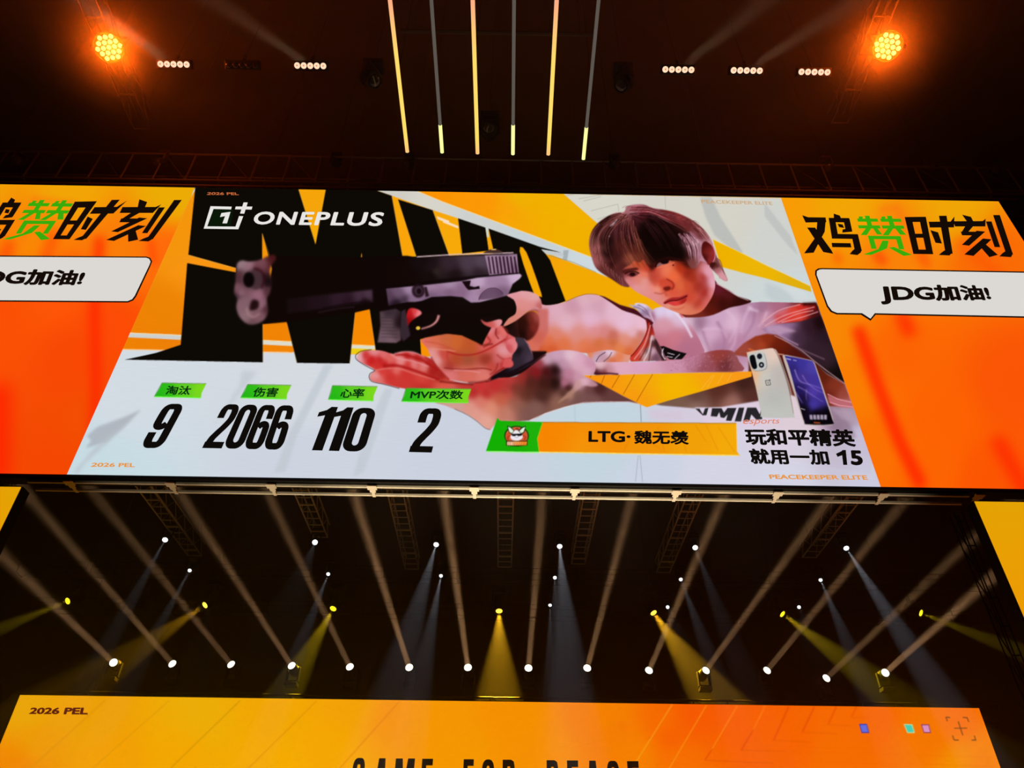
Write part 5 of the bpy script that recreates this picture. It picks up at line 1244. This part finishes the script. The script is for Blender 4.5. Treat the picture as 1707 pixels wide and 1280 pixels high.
LET = {
    'G': pen([(.815, .70), (.815, .78), (.80, .85), (.70, .925), (.5, .9325), (.3, .925), (.2, .85), (.185, .75), (.185, .5), (.185, .25), (.2, .15), (.3, .075), (.5, .0675), (.7, .075), (.8, .15), (.815, .25), (.815, .42), (.6, .45)], SX, SY),
    'C': pen([(.815, .70), (.815, .78), (.80, .85), (.70, .925), (.5, .9325), (.3, .925), (.2, .85), (.185, .75), (.185, .5), (.185, .25), (.2, .15), (.3, .075), (.5, .0675), (.7, .075), (.8, .15), (.815, .3)], SX, SY),
    'O': DIG['0'],
    'A': [([(.22, 1), (.78, 1), (1.08, 0), (.70, 0), (.64, .2), (.36, .2), (.30, 0), (-.08, 0)], [[(.42, .34), (.58, .34), (.52, .80), (.48, .80)]])],
    'M': [([(0, 0), (0, 1), (.36, 1), (.5, .45), (.64, 1), (1, 1), (1, 0), (.74, 0), (.74, .62), (.60, 0), (.40, 0), (.26, .62), (.26, 0)], [])],
    'E': [([(0, 0), (0, 1), (1, 1), (1, .86), (.42, .86), (.42, .57), (.9, .57), (.9, .43), (.42, .43), (.42, .14), (1, .14), (1, 0)], [])],
    'F': [([(0, 0), (0, 1), (1, 1), (1, .86), (.42, .86), (.42, .57), (.9, .57), (.9, .43), (.42, .43), (.42, 0)], [])],
    'P': [([(0, 0), (0, 1), (.7, 1), (.93, .96), (1, .86), (1, .56), (.93, .46), (.7, .42), (.42, .42), (.42, 0)], [[(.40, .56), (.62, .56), (.64, .60), (.64, .82), (.62, .86), (.40, .86)]])],
    'R': [([(0, 0), (0, 1), (.7, 1), (.93, .96), (1, .86), (1, .58), (.86, .5), (.98, .42), (1, 0), (.64, 0), (.62, .42), (.42, .42), (.42, 0)], [[(.40, .56), (.62, .56), (.64, .60), (.64, .82), (.62, .86), (.40, .86)]])],
}
for wd, xs in (('GAME', ((590, 610), (628, 647), (660, 692), (704, 722))), ('FOR', ((773, 790), (804, 824), (838, 858))), ('PEACE', ((911, 930), (945, 963.5), (978, 997), (1011, 1031), (1045, 1064)))):
    for ch, (xa2, xb2) in zip(wd, xs):
        yt = 1263.3 + (xa2 - 590) * .0115
        sh = ((xa2 + xb2) / 2 - 880) * 0.037
        q = [(xa2, yt), (xb2, yt), (xb2 + sh, yt + 80), (xa2 + sh, yt + 80)]
        polys = []
        for outer, holes in LET[ch]:
            def mp(pts):
                px, py = quadmap(q, [p[0] for p in pts], [p[1] for p in pts])
                return list(zip(px.tolist(), py.tolist()))
            polys.append((mp(outer), [mp(h) for h in holes]))
        flat('slogan_letter', polys, blk, *B)


# ---------------------------------------------------------------- trusses
def truss_y(x, z, y0, y1, w, h, mat, label, group, step, r=0.025):
    """ladder truss running away from the hall's front; its rungs face down"""
    t = empty('ladder_truss', (x, (y0 + y1) / 2, z), label, 'truss', group)
    a, b = y0 - (y0 + y1) / 2, y1 - (y0 + y1) / 2
    for sx_ in (-w / 2, w / 2):
        rod_obj('chord', t, (sx_, a, 0), (sx_, b, 0), r, mat)
        rod_obj('chord', t, (sx_, a, h), (sx_, b, h), r, mat)
    n = max(int((y1 - y0) / step), 1)
    for i in range(n + 1):
        yy = a + (b - a) * i / n
        rod_obj('rung', t, (-w / 2, yy, 0), (w / 2, yy, 0), r * (1.5 if i % 4 == 0 else .8), mat)
    bm = bmesh.new()
    for i in range(n):
        ya, yb = a + (b - a) * i / n, a + (b - a) * (i + 1) / n
        for sx_ in (-w / 2, w / 2):
            add_rod(bm, (sx_, ya, 0 if i % 2 else h), (sx_, yb, h if i % 2 else 0), r * .6, 5)
    tag(mob('side_lattice', bm_mesh('side_lattice', bm), t, mat), kind='stuff')
    cable(t, (0, a + .3, h)); cable(t, (0, b - .3, h))
    return t


def truss_x(x0, x1, y, z, d, h, mat, label, step, r=0.028, group=None):
    t = empty('box_truss', ((x0 + x1) / 2, y, z), label, 'truss', group)
    a, b = (x0 - x1) / 2, (x1 - x0) / 2
    for yy in (-d / 2, d / 2):
        for zz in (0, h):
            rod_obj('chord', t, (a, yy, zz), (b, yy, zz), r, mat)
    n = int((x1 - x0) / step)
    for i in range(n + 1):
        xx = a + (b - a) * i / n
        rod_obj('post', t, (xx, -d / 2, 0), (xx, -d / 2, h), r * .8, mat)
        if i % 2 == 0:
            rod_obj('rung', t, (xx, -d / 2, 0), (xx, d / 2, 0), r * .8, mat)
    bm = bmesh.new()
    for i in range(0, n, 2):
        xa2, xb2 = a + (b - a) * i / n, a + (b - a) * (i + 1) / n
        for yy in (-d / 2, d / 2):
            add_rod(bm, (xa2, yy, h), (xb2, yy, 0), r * .4, 5)
        add_rod(bm, (xa2, -d / 2 if i % 2 else d / 2, 0), (xb2, d / 2 if i % 2 else -d / 2, 0), r * .55, 5)
    tag(mob('lattice', bm_mesh('lattice', bm), t, M['dark']), kind='stuff')
    cable(t, (a + 2, 0, h)); cable(t, (b - 2, 0, h))
    return t


TZ = 9.9 + Z0
names = ['far left', 'second from the left', 'third from the left', 'fourth from the left', 'fifth from the left', 'sixth from the left', 'far right']
# (px at the near end, y where seen, far y) of the seven ceiling ladders seen under the header
lad = [(245, 818, 925), (505, 825, 895), (660, 826, 948), (843, 828, 945), (985, 833, 940), (1155, 834, 955), (1420, 835, 930)]
for (px, py, fy), nm in zip(lad, names):
    p = atz(px, py, TZ)
    q = atz(px, fy, TZ)
    truss_y(p.x, TZ, p.y - 2.6, q.y, 0.42, 0.40, M['alu'], 'ladder truss behind the header screen, ' + nm, 'ladder trusses behind the header', 0.38, 0.022)

# long cross trusses over the stage
for py, z, lb in ((970, TZ + 0.1, 'long box truss across the back of the stage behind the small white lights'), (1030, TZ - 0.6, 'lower rear box truss across the stage behind the yellow lights')):
    p = atz(850, py, z)
    truss_x(-16, 16, p.y, z, 0.4, 0.4, M['dark'], lb, 0.8, 0.016)

# truss over the header screen
truss_x(-16.5, 15.5, HY + 0.55, ZT + 0.55, 0.75, 1.15, M['dalu'], 'long box truss directly above the header screen', 0.85, 0.03)
pr = empty('suspension_pipe', (-0.6, HY + 0.1, ZT + 0.22), 'thin pipe along the top edge of the header screen', 'pipe')
rod_obj('pipe', pr, (-14, 0, 0), (14, 0, 0), 0.03, M['dalu'])
for i in range(15):
    rod_obj('hanger', pr, (-13.3 + 1.9 * i, 0, -0.2), (-13.3 + 1.9 * i, 0.3, 0.35), 0.018, M['dalu'])

UZ = 17.0 + Z0
for (px, py), (qx, qy), lb in (((236, 215), (190, 40), 'ladder truss beside the left orange lamp'), ((1400, 205), (1462, 20), 'ladder truss beside the right orange lamp')):
    a = atz(px, py, UZ + 0.5)
    truss_y(a.x, UZ + 0.5, 2.5, a.y, 0.42, 0.42, M['dark'], lb, None, 0.9, 0.024)
p = atz(830, 55, UZ + 0.9)
t = empty('crossbar', (p.x, p.y, UZ + 0.9), 'dark crossbar above the six light tubes', 'pipe')
a, b = atz(668, 54, UZ + 0.9), atz(988, 58, UZ + 0.9)
rod_obj('pipe', t, (a.x - p.x, 0, 0), (b.x - p.x, 0, 0), 0.05, M['dalu'])
for xx in (a.x - p.x + .3, b.x - p.x - .3):
    rod_obj('hanger', t, (xx, 0, 0), (xx, 0, HZ - UZ - 0.9), 0.02, M['dalu'])

# ---------------------------------------------------------------- light tubes overhead
warm = led_mat('warm_tube', True)
nt = warm.node_tree
e = [n for n in nt.nodes if n.type == 'EMISSION'][0]
for l in list(e.inputs[0].links):
    nt.links.remove(l)
g = nt.nodes.new('ShaderNodeTexCoord'); sp = nt.nodes.new('ShaderNodeSeparateXYZ'); cr = nt.nodes.new('ShaderNodeValToRGB')
cr.color_ramp.elements[0].position = 0.55; cr.color_ramp.elements[0].color = (1.0, .42, .24, 1)
cr.color_ramp.elements[1].position = 1.0; cr.color_ramp.elements[1].color = (1.05, .55, .20, 1)
el = cr.color_ramp.elements.new(0.7); el.color = (1.05, .72, .15, 1)
el = cr.color_ramp.elements.new(0.95); el.color = (1.05, .74, .14, 1)
nt.links.new(g.outputs['Generated'], sp.inputs[0]); nt.links.new(sp.outputs[1], cr.inputs[0]); nt.links.new(cr.outputs[0], e.inputs[0])
e.inputs[1].default_value = 1.0
lime = emis('pale_lime_led', (238, 245, 150), 1.25, True)
tube_names = ['leftmost lit warm yellow tube', 'second tube from the left, grey with a glowing tip', 'third tube from the left, lit warm yellow', 'fourth tube from the left, grey with a glowing tip', 'fifth tube from the left, lit warm yellow', 'rightmost tube, grey with a glowing tip']
TBZ = 16.45 + Z0
for i, ((fx, fy, nx_), nm) in enumerate(zip(((679, 253, 650), (737, 254, 719), (796, 255.5, 788), (855, 257, 857), (914, 257.5, 928), (972.5, 265, 998)), tube_names)):
    a = atz(fx, fy, TBZ)
    b = atz(nx_, 0, TBZ)
    dx = (b.x - a.x) / (b.y - a.y)
    y1 = 2.6
    t = empty('light_tube', (a.x, a.y, TBZ), nm + ', hung overhead', 'light tube', 'six light tubes hung over the front of the stage')
    L = y1 - a.y

    def tube(name, s0, s1, r_, mat):
        bm = bmesh.new()
        add_rod(bm, (dx * s0, s0, 0), (dx * s1, s1, 0), r_, 12)
        return mob(name, bm_mesh(name, bm), t, mat)
    if i % 2 == 0:
        tube('glowing_tube', 0, L, 0.047, warm)
    else:
        sp_ = atz(0.93 * fx + 0.07 * fx, 204 + (4 if i < 5 else 8), TBZ).y - a.y
        tube('glowing_tip', 0, sp_, 0.045, lime)
        tube('grey_tube', sp_, L, 0.04, emis('unlit_tube_glow', (90, 83, 76)))  # switched-off stretch; its grey is put in as a faint glow
    tube('end_cap', 0.0, 0.04, 0.052, M['black'])
    for s in (0.25, 0.75):
        bm = bmesh.new()
        add_rod(bm, (dx * L * s, L * s, 0.04), (dx * L * s, L * s, HZ - TBZ), 0.006, 5)
        mob('hanging_cable', bm_mesh('cable', bm), t, M['black'])

# ---------------------------------------------------------------- moving heads
def dirmat(d):
    return Vector(d).to_track_quat('Z', 'Y').to_matrix().to_4x4()


bm = bmesh.new()
lathe(bm, [(0.09, -0.20), (0.13, -0.17), (0.14, -0.05), (0.125, 0.0), (0.12, 0.16), (0.13, 0.17), (0.13, 0.20), (0.112, 0.20), (0.108, 0.185), (0.001, 0.185)], 20)
ME_HEAD = bm_mesh('head', bm)
bm = bmesh.new()
for s in (-1, 1):
    add_box(bm, s * 0.165 - 0.02, s * 0.165 + 0.02, -0.05, 0.05, -0.30, 0.05)
add_box(bm, -0.185, 0.185, -0.06, 0.06, -0.34, -0.30)
bmesh.ops.bevel(bm, geom=bm.edges[:], offset=0.008, segments=1, affect='EDGES')
ME_YOKE = bm_mesh('yoke', bm)
bm = bmesh.new()
add_box(bm, -0.17, 0.17, -0.13, 0.13, -0.46, -0.36)
add_box(bm, -0.05, 0.05, -0.05, 0.05, -0.37, -0.33)
bmesh.ops.bevel(bm, geom=bm.edges[:], offset=0.012, segments=1, affect='EDGES')
ME_BASE = bm_mesh('base', bm)
for me_ in (ME_HEAD, ME_YOKE, ME_BASE):
    me_.materials.append(M['black'])
_lens = {}


def lens_mesh(mat, r_):
    k = (mat.name, round(r_, 3))
    if k not in _lens:
        bm = bmesh.new()
        lathe(bm, [(r_, 0.0), (r_ * .98, 0.008), (r_ * .75, 0.016), (r_ * .3, 0.02), (0.001, 0.021)], 18)
        _lens[k] = bm_mesh('lens', bm, True)
        _lens[k].materials.append(mat)
    return _lens[k]


def moving_head(lens_pos, d, label, cat, group, mat, s=1.0, hung=True, lr=0.105):
    """lens_pos is the front of the lens, d the way it points"""
    d = Vector(d).normalized()
    piv = Vector(lens_pos) - d * 0.20 * s
    up = -1.0 if not hung else 1.0
    t = empty('moving_head_light', piv + Vector((0, 0, 0.46 * s * up)), label, cat, group)
    off = Matrix.Translation((0, 0, -0.46 * s * up))
    az = math.atan2(d.x, d.y)
    pan = Matrix.Rotation(-az, 4, 'Z')
    flip = Matrix.Rotation(math.pi, 4, 'Y') if hung else Matrix.Identity(4)
    S = Matrix.Scale(s, 4)
    mob('base', ME_BASE, t, None, off @ flip @ S)
    mob('yoke', ME_YOKE, t, None, off @ pan @ flip @ S)
    h = mob('head', ME_HEAD, t, None, off @ dirmat(d) @ S)
    ln = mob('lens', lens_mesh(mat, lr), h, None, Matrix.Translation((0, 0, 0.186)))
    if hung:
        cable(t, (0, 0, 0))
    return t


HAZE_D = 0.009
ENERGY = 40.0


def wide_beam(name, pos, d, energy, color, size, spread):
    return lamp_light(name, 'AREA', Vector(pos) + Vector(d).normalized() * 0.03, energy, color, d, shape='DISK', size=size, spread=R(spread))


def beam(name, pos, d, energy, color, half, blend=0.35, soft=0.03, cap=None):
    l = lamp_light(name, 'SPOT', Vector(pos) + Vector(d).normalized() * 0.03, energy * ENERGY, color, d, spot_size=R(2 * half), spot_blend=blend, shadow_soft_size=soft)
    return l


# fourteen narrow beams rising from behind the back screen
ords = ['first', 'second', 'third', 'fourth', 'fifth', 'sixth', 'seventh', 'eighth', 'ninth', 'tenth', 'eleventh', 'twelfth', 'thirteenth', 'last']
up = [((189, 1104), (45, 966)), ((287, 1106), (80, 865)), ((385, 1107), (175, 845)), ((486, 1109), (318, 850)), ((583, 1111), (460, 850)), ((682, 1112), (602, 860)), ((780, 1112), (745, 860)), ((881, 1113), (902, 860)),
      ((979, 1113), (1045, 860)), ((1082, 1117), (1192, 860)), ((1177, 1117), (1360, 862)), ((1279, 1117), (1480, 868)), ((1378, 1130), (1610, 910)), ((1476, 1121), (1640, 975))]
cream = emis('white_hot_lens', (255, 250, 225), 2.2)
HB = 20.75
for i, ((sx_, sy_), (tx, ty)) in enumerate(up):
    p = aty(sx_, sy_, HB)
    q = aty(tx, ty, HB - 6.0)
    d = (q - p).normalized()
    moving_head(p, d, 'cream beam light above the orange bottom screen, %s of fourteen from the left' % ords[i], 'stage light', 'row of beam lights above the back screen', cream, 1.0, False, 0.105)
    wide_beam('up_beam', p, d, (8, 10, 8, 10.5, 9.5, 17, 18, 13, 12, 13, 12, 11, 9, 14)[i], (1.0, 0.52, 0.22), 0.15, 2.3)
tb = aty(850, 1112, HB)
truss_x(-13, 13.2, HB + 0.05, tb.z - 1.25, 0.4, 0.4, M['dalu'], 'box truss behind the orange bottom screen carrying the cream beam lights', 0.9)

# seven yellow washes
amber = emis('amber_lens', (255, 225, 30), 2.0)
golds = emis('golden_lens', (255, 205, 60), 3.0)
yel = [((112, 1002), (0, 1048), 6.0, 100, 0), ((341, 1009), (262, 1062), 9.5, 130, 1), ((555, 1015), (508, 1100), 9.5, 170, 0), ((832, 1019), (832, 1150), 14.0, 330, 1), ((1090, 1022), (1165, 1130), 13.0, 330, 1), ((1305, 1024), (1400, 1095), 9.0, 170, 0), ((1536, 1022), (1680, 1078), 6.0, 100, 0)]
for i, ((sx_, sy_), (tx, ty), half, en, wc) in enumerate(yel):
    p = aty(sx_, sy_, 22.0)
    q = aty(tx, ty, 20.7 if i in (0, 6) else 21.25)
    d = (q - p).normalized()
    moving_head(p, d, 'yellow wash light over the stage, %s of seven from the left' % ords[i], 'stage light', 'row of yellow wash lights', golds if wc else amber, 1.25, True, 0.08)
    beam('yellow_beam', p, d, en, (1.0, 0.50, 0.015) if wc else (1.0, 0.68, 0.015), half, 0.35, 0.05)

# three rows of small white lights
wh = emis('cold_white_lens', (235, 240, 250), 2.5)
WZ = 9.55 + Z0
rows = [[((275, 900), (215, 1010), 3.2, 60), ((525, 904), (513, 935), 4, 14), ((727, 908), (688, 1040), 5.5, 110), ((933, 911), (945, 1060), 6.0, 150), ((1159, 913), (1192, 1000), 3.5, 45), ((1411, 914), (1505, 1060), 4.5, 210)],
        [((316, 951), (268, 1040), 3.2, 60), ((547, 957), (515, 1040), 3.5, 80), ((735, 960), (712, 1080), 4.5, 120), ((925, 963), (925, 1040), 4, 45), ((1135, 966), (1170, 1060), 4.0, 60), ((1368, 967), (1412, 1070), 4.0, 90)],
        [((350, 997), (345, 1020), 3, 6), None, None, ((917, 1009), (917, 1120), 3.5, 50), ((1113, 1012), (1120, 1030), 3.0, 12), ((1332, 1012), (1338, 1030), 3, 8)]]
rn = ['front', 'middle', 'rear']
for r_, row in enumerate(rows):
    for c_, it in enumerate(row):
        if it is None:
            continue
        (sx_, sy_), (tx, ty), half, en = it
        p = atz(sx_, sy_, WZ)
        q = aty(tx, ty, p.y - 1.8)
        d = (q - p).normalized()
        moving_head(p, d, 'small white ceiling light, %s row, %s from the left' % (rn[r_], ords[c_]), 'stage light', 'small white ceiling lights', wh, 0.8, True, 0.095 if r_ == 0 else 0.07)
        beam('white_beam', p, d, en, (0.85, 0.88, 1.0), half, 0.6, 0.02)

# ---------------------------------------------------------------- orange lamps, lamp bars, unlit heads
puff = volume('lamp_bloom_haze', 0.1)  # added ball of haze that imitates lens bloom round each orange lamp
nt = puff.node_tree
_v = [n for n in nt.nodes if n.type == 'VOLUME_SCATTER'][0]
_g = nt.nodes.new('ShaderNodeTexCoord'); _l = nt.nodes.new('ShaderNodeVectorMath'); _l.operation = 'LENGTH'
_m = nt.nodes.new('ShaderNodeMapRange'); _m.inputs[1].default_value = 0.0; _m.inputs[2].default_value = 2.2; _m.inputs[3].default_value = 1.0; _m.inputs[4].default_value = 0.0
_p = nt.nodes.new('ShaderNodeMath'); _p.operation = 'POWER'; _p.inputs[1].default_value = 4.0
_k = nt.nodes.new('ShaderNodeMath'); _k.operation = 'MULTIPLY'; _k.inputs[1].default_value = 0.16
nt.links.new(_g.outputs['Object'], _l.inputs[0]); nt.links.new(_l.outputs['Value'], _m.inputs[0]); nt.links.new(_m.outputs[0], _p.inputs[0]); nt.links.new(_p.outputs[0], _k.inputs[0]); nt.links.new(_k.outputs[0], _v.inputs['Density'])
hot = emis('overexposed_orange_cell', (255, 240, 110), 2.2)
face = emis('glowing_orange_face', (255, 110, 4), 0.9)
for (px, py, lb, sd) in ((182, 79, 'round orange LED lamp at the upper left', 1), (1479, 77, 'round orange LED lamp at the upper right', -1)):
    p = atz(px, py, UZ)
    d = ((CAM - p).normalized() + Vector((0.28 * sd, 0, 0.1))).normalized()
    t = empty('wash_lamp', p - d * 0.2, lb, 'stage light')
    Q = dirmat(d)
    bm = bmesh.new()
    lathe(bm, [(0.20, -0.12), (0.30, -0.06), (0.33, 0.10), (0.345, 0.18), (0.325, 0.18), (0.315, 0.165), (0.001, 0.165)], 28)
    mob('housing', bm_mesh('housing', bm, False), t, M['black'], Q)
    mob('face_plate', lens_mesh(face, 0.31), t, None, Q @ Matrix.Translation((0, 0, 0.168)) @ Matrix.Diagonal((1, 1, .2, 1)))
    for q_ in range(-2, 3):
        for w_ in range(-2, 3):
            if abs(q_ + w_) <= 2:
                mob('lamp_cell', lens_mesh(hot, 0.052), t, None, Q @ Matrix.Translation(((q_ + w_ / 2) * 0.128, w_ * 0.111, 0.18)))
    bm = bmesh.new()
    for s in (-1, 1):
        add_box(bm, s * 0.37 - 0.015, s * 0.37 + 0.015, -0.03, 0.03, 0.0, 0.5)
    add_box(bm, -0.385, 0.385, -0.03, 0.03, 0.48, 0.52)
    mob('yoke', bm_mesh('yoke', bm), t, M['black'])
    cable(t, (0, 0, .5))
    bm = bmesh.new()
    bmesh.ops.create_icosphere(bm, subdivisions=3, radius=2.2)
    o = mob('bloom_puff', bm_mesh('bloom_puff', bm), None, puff)
    o.location = p + d * 0.22
    tag(o, 'added haze imitating lens glow around the ' + lb, 'haze', None, 'stuff')
    lamp_light('orange_lamp', 'POINT', p + d * 0.22, 1000, (1.0, 0.10, 0.002), shadow_soft_size=0.25)

cell = emis('warm_lamp_cell', (255, 205, 170), 1.25, True)
core = emis('lamp_core', (225, 140, 120), 1.0)
bars = [(289, 107, 1, 'leftmost'), (403, 108, 0, 'unlit'), (517, 109.5, 1, 'second lit'), (1131, 116, 1, 'third lit'), (1245, 117.5, 1, 'fourth lit'), (1358, 120, 1, 'rightmost')]
for px, py, on, lb in bars:
    p = atz(px, py, UZ)
    lab = {'leftmost': 'five-cell lamp bar right of the left orange lamp', 'unlit': 'switched-off lamp bar between the two lit left bars', 'second lit': 'five-cell lamp bar left of the light tubes', 'third lit': 'five-cell lamp bar nearest the light tubes on the right', 'fourth lit': 'five-cell lamp bar in the middle of the right three', 'rightmost': 'five-cell lamp bar beside the right orange lamp'}[lb]
    t = empty('blinder_light', p, lab, 'stage light', 'five-cell lamp bars' if on else None)
    d = ((CAM - p).normalized() + Vector((0, 0, 0.15))).normalized()
    Q = Matrix.Rotation(math.atan2(d.y, -d.z) * -1, 4, 'X') @ Matrix.Rotation(math.pi, 4, 'X')
    Q = Vector((0, d.y, d.z)).normalized().to_track_quat('Z', 'X').to_matrix().to_4x4()
    yv = Vector((0, d.y, d.z)).normalized()
    xv = Vector((1, 0, 0)); wv = yv.cross(xv)
    Q = Matrix((( xv.x, wv.x, yv.x, 0), (xv.y, wv.y, yv.y, 0), (xv.z, wv.z, yv.z, 0), (0, 0, 0, 1)))
    mob('housing', box_mesh('housing', -0.42, 0.42, -0.11, 0.11, -0.16, -0.012, 0.02), t, M['black'], Q)
    mob('bracket', box_mesh('bracket', -0.03, 0.03, -0.02, 0.02, 0.1, 0.42), t, M['black'])
    cable(t, (0, 0, .4))
    for j in range(5):
        c = mob('lamp_cell', lens_mesh(cell if on else M['glass'], 0.072), t, None, Q @ Matrix.Translation(((j - 2) * 0.157, 0, -0.01)))
        if on:
            mob('lamp_core', lens_mesh(core, 0.02), c, None, Matrix.Translation((0, 0, 0.018)))

for px, py, lb, dd in ((815, 212, 'unlit moving head below the tubes, lens facing the hall', (0, -.8, -.6)), (625, 135, 'unlit moving head left of the light tubes', (.5, -.3, -.8)), (1035, 142, 'unlit moving head right of the light tubes', (-.4, -.3, -.85))):
    p = atz(px, py, UZ + 0.1)
    moving_head(p, dd, lb, 'stage light', None, M['glass'], 1.5, True, 0.10)
for i, px in enumerate((28, 262, 560, 676, 1030, 1380, 1560, 1660)):
    p = aty(px, 268 + px * .008, HY + 0.15)
    moving_head(p, ((-1) ** i * .4, -.5, -.75), 'unlit moving head on the truss over the header screen, %s from the left' % ords[i], 'stage light', 'unlit heads on the header truss', M['glass'], 0.9, True, 0.10)

# narrow truss column along the right edge of the opening
tc = empty('truss_column', (8.60, 12.5, 0.0), 'black truss column at the right edge of the stage opening', 'truss')
for sx_ in (-.08, .08):
    for sy_ in (-.08, .08):
        rod_obj('chord', tc, (sx_, sy_, 0), (sx_, sy_, 8.5), 0.012, M['dark'])
for i in range(17):
    rod_obj('rung', tc, (-.08, -.08, 0.3 + i * .5), (.08, -.08, 0.3 + i * .5), 0.012, M['dark'])
    rod_obj('rung', tc, (-.08, -.08, 0.3 + i * .5), (-.08, .08, 0.8 + i * .5 if i < 16 else 8.3), 0.012, M['dark'])

# ---------------------------------------------------------------- haze in the air
hz = volume('stage_haze', HAZE_D)
o = mob('stage_haze', box_mesh('haze', -20, 20, HY + 0.35, 30, 0.3, ZT - 0.2), None, hz)
tag(o, 'thin haze in the air of the stage behind the header screen', 'haze', None, 'stuff')
hz2 = volume('rig_haze', 0.009)
o = mob('rig_haze', box_mesh('haze', -22, 22, 1.0, 15, ZT + 0.25, HZ - 0.5), None, hz2)
tag(o, 'thin haze in the air around the orange lamps over the header screen', 'haze', None, 'stuff')
for (px, py), (tx, ty) in (((517, 109), (340, -10)), ((1131, 116), (1290, -10)), ((1245, 117), (1430, 0)), ((289, 107), (120, -10))):
    p = atz(px, py, UZ)
    q = atz(tx, ty, UZ - 0.35)
    beam('blinder_beam', p, q - p, 130, (1.0, 0.6, 0.3), 7, 0.8, 0.1)

if _txt.name in COL.objects:
    COL.objects.unlink(_txt)
bpy.data.objects.remove(_txt)
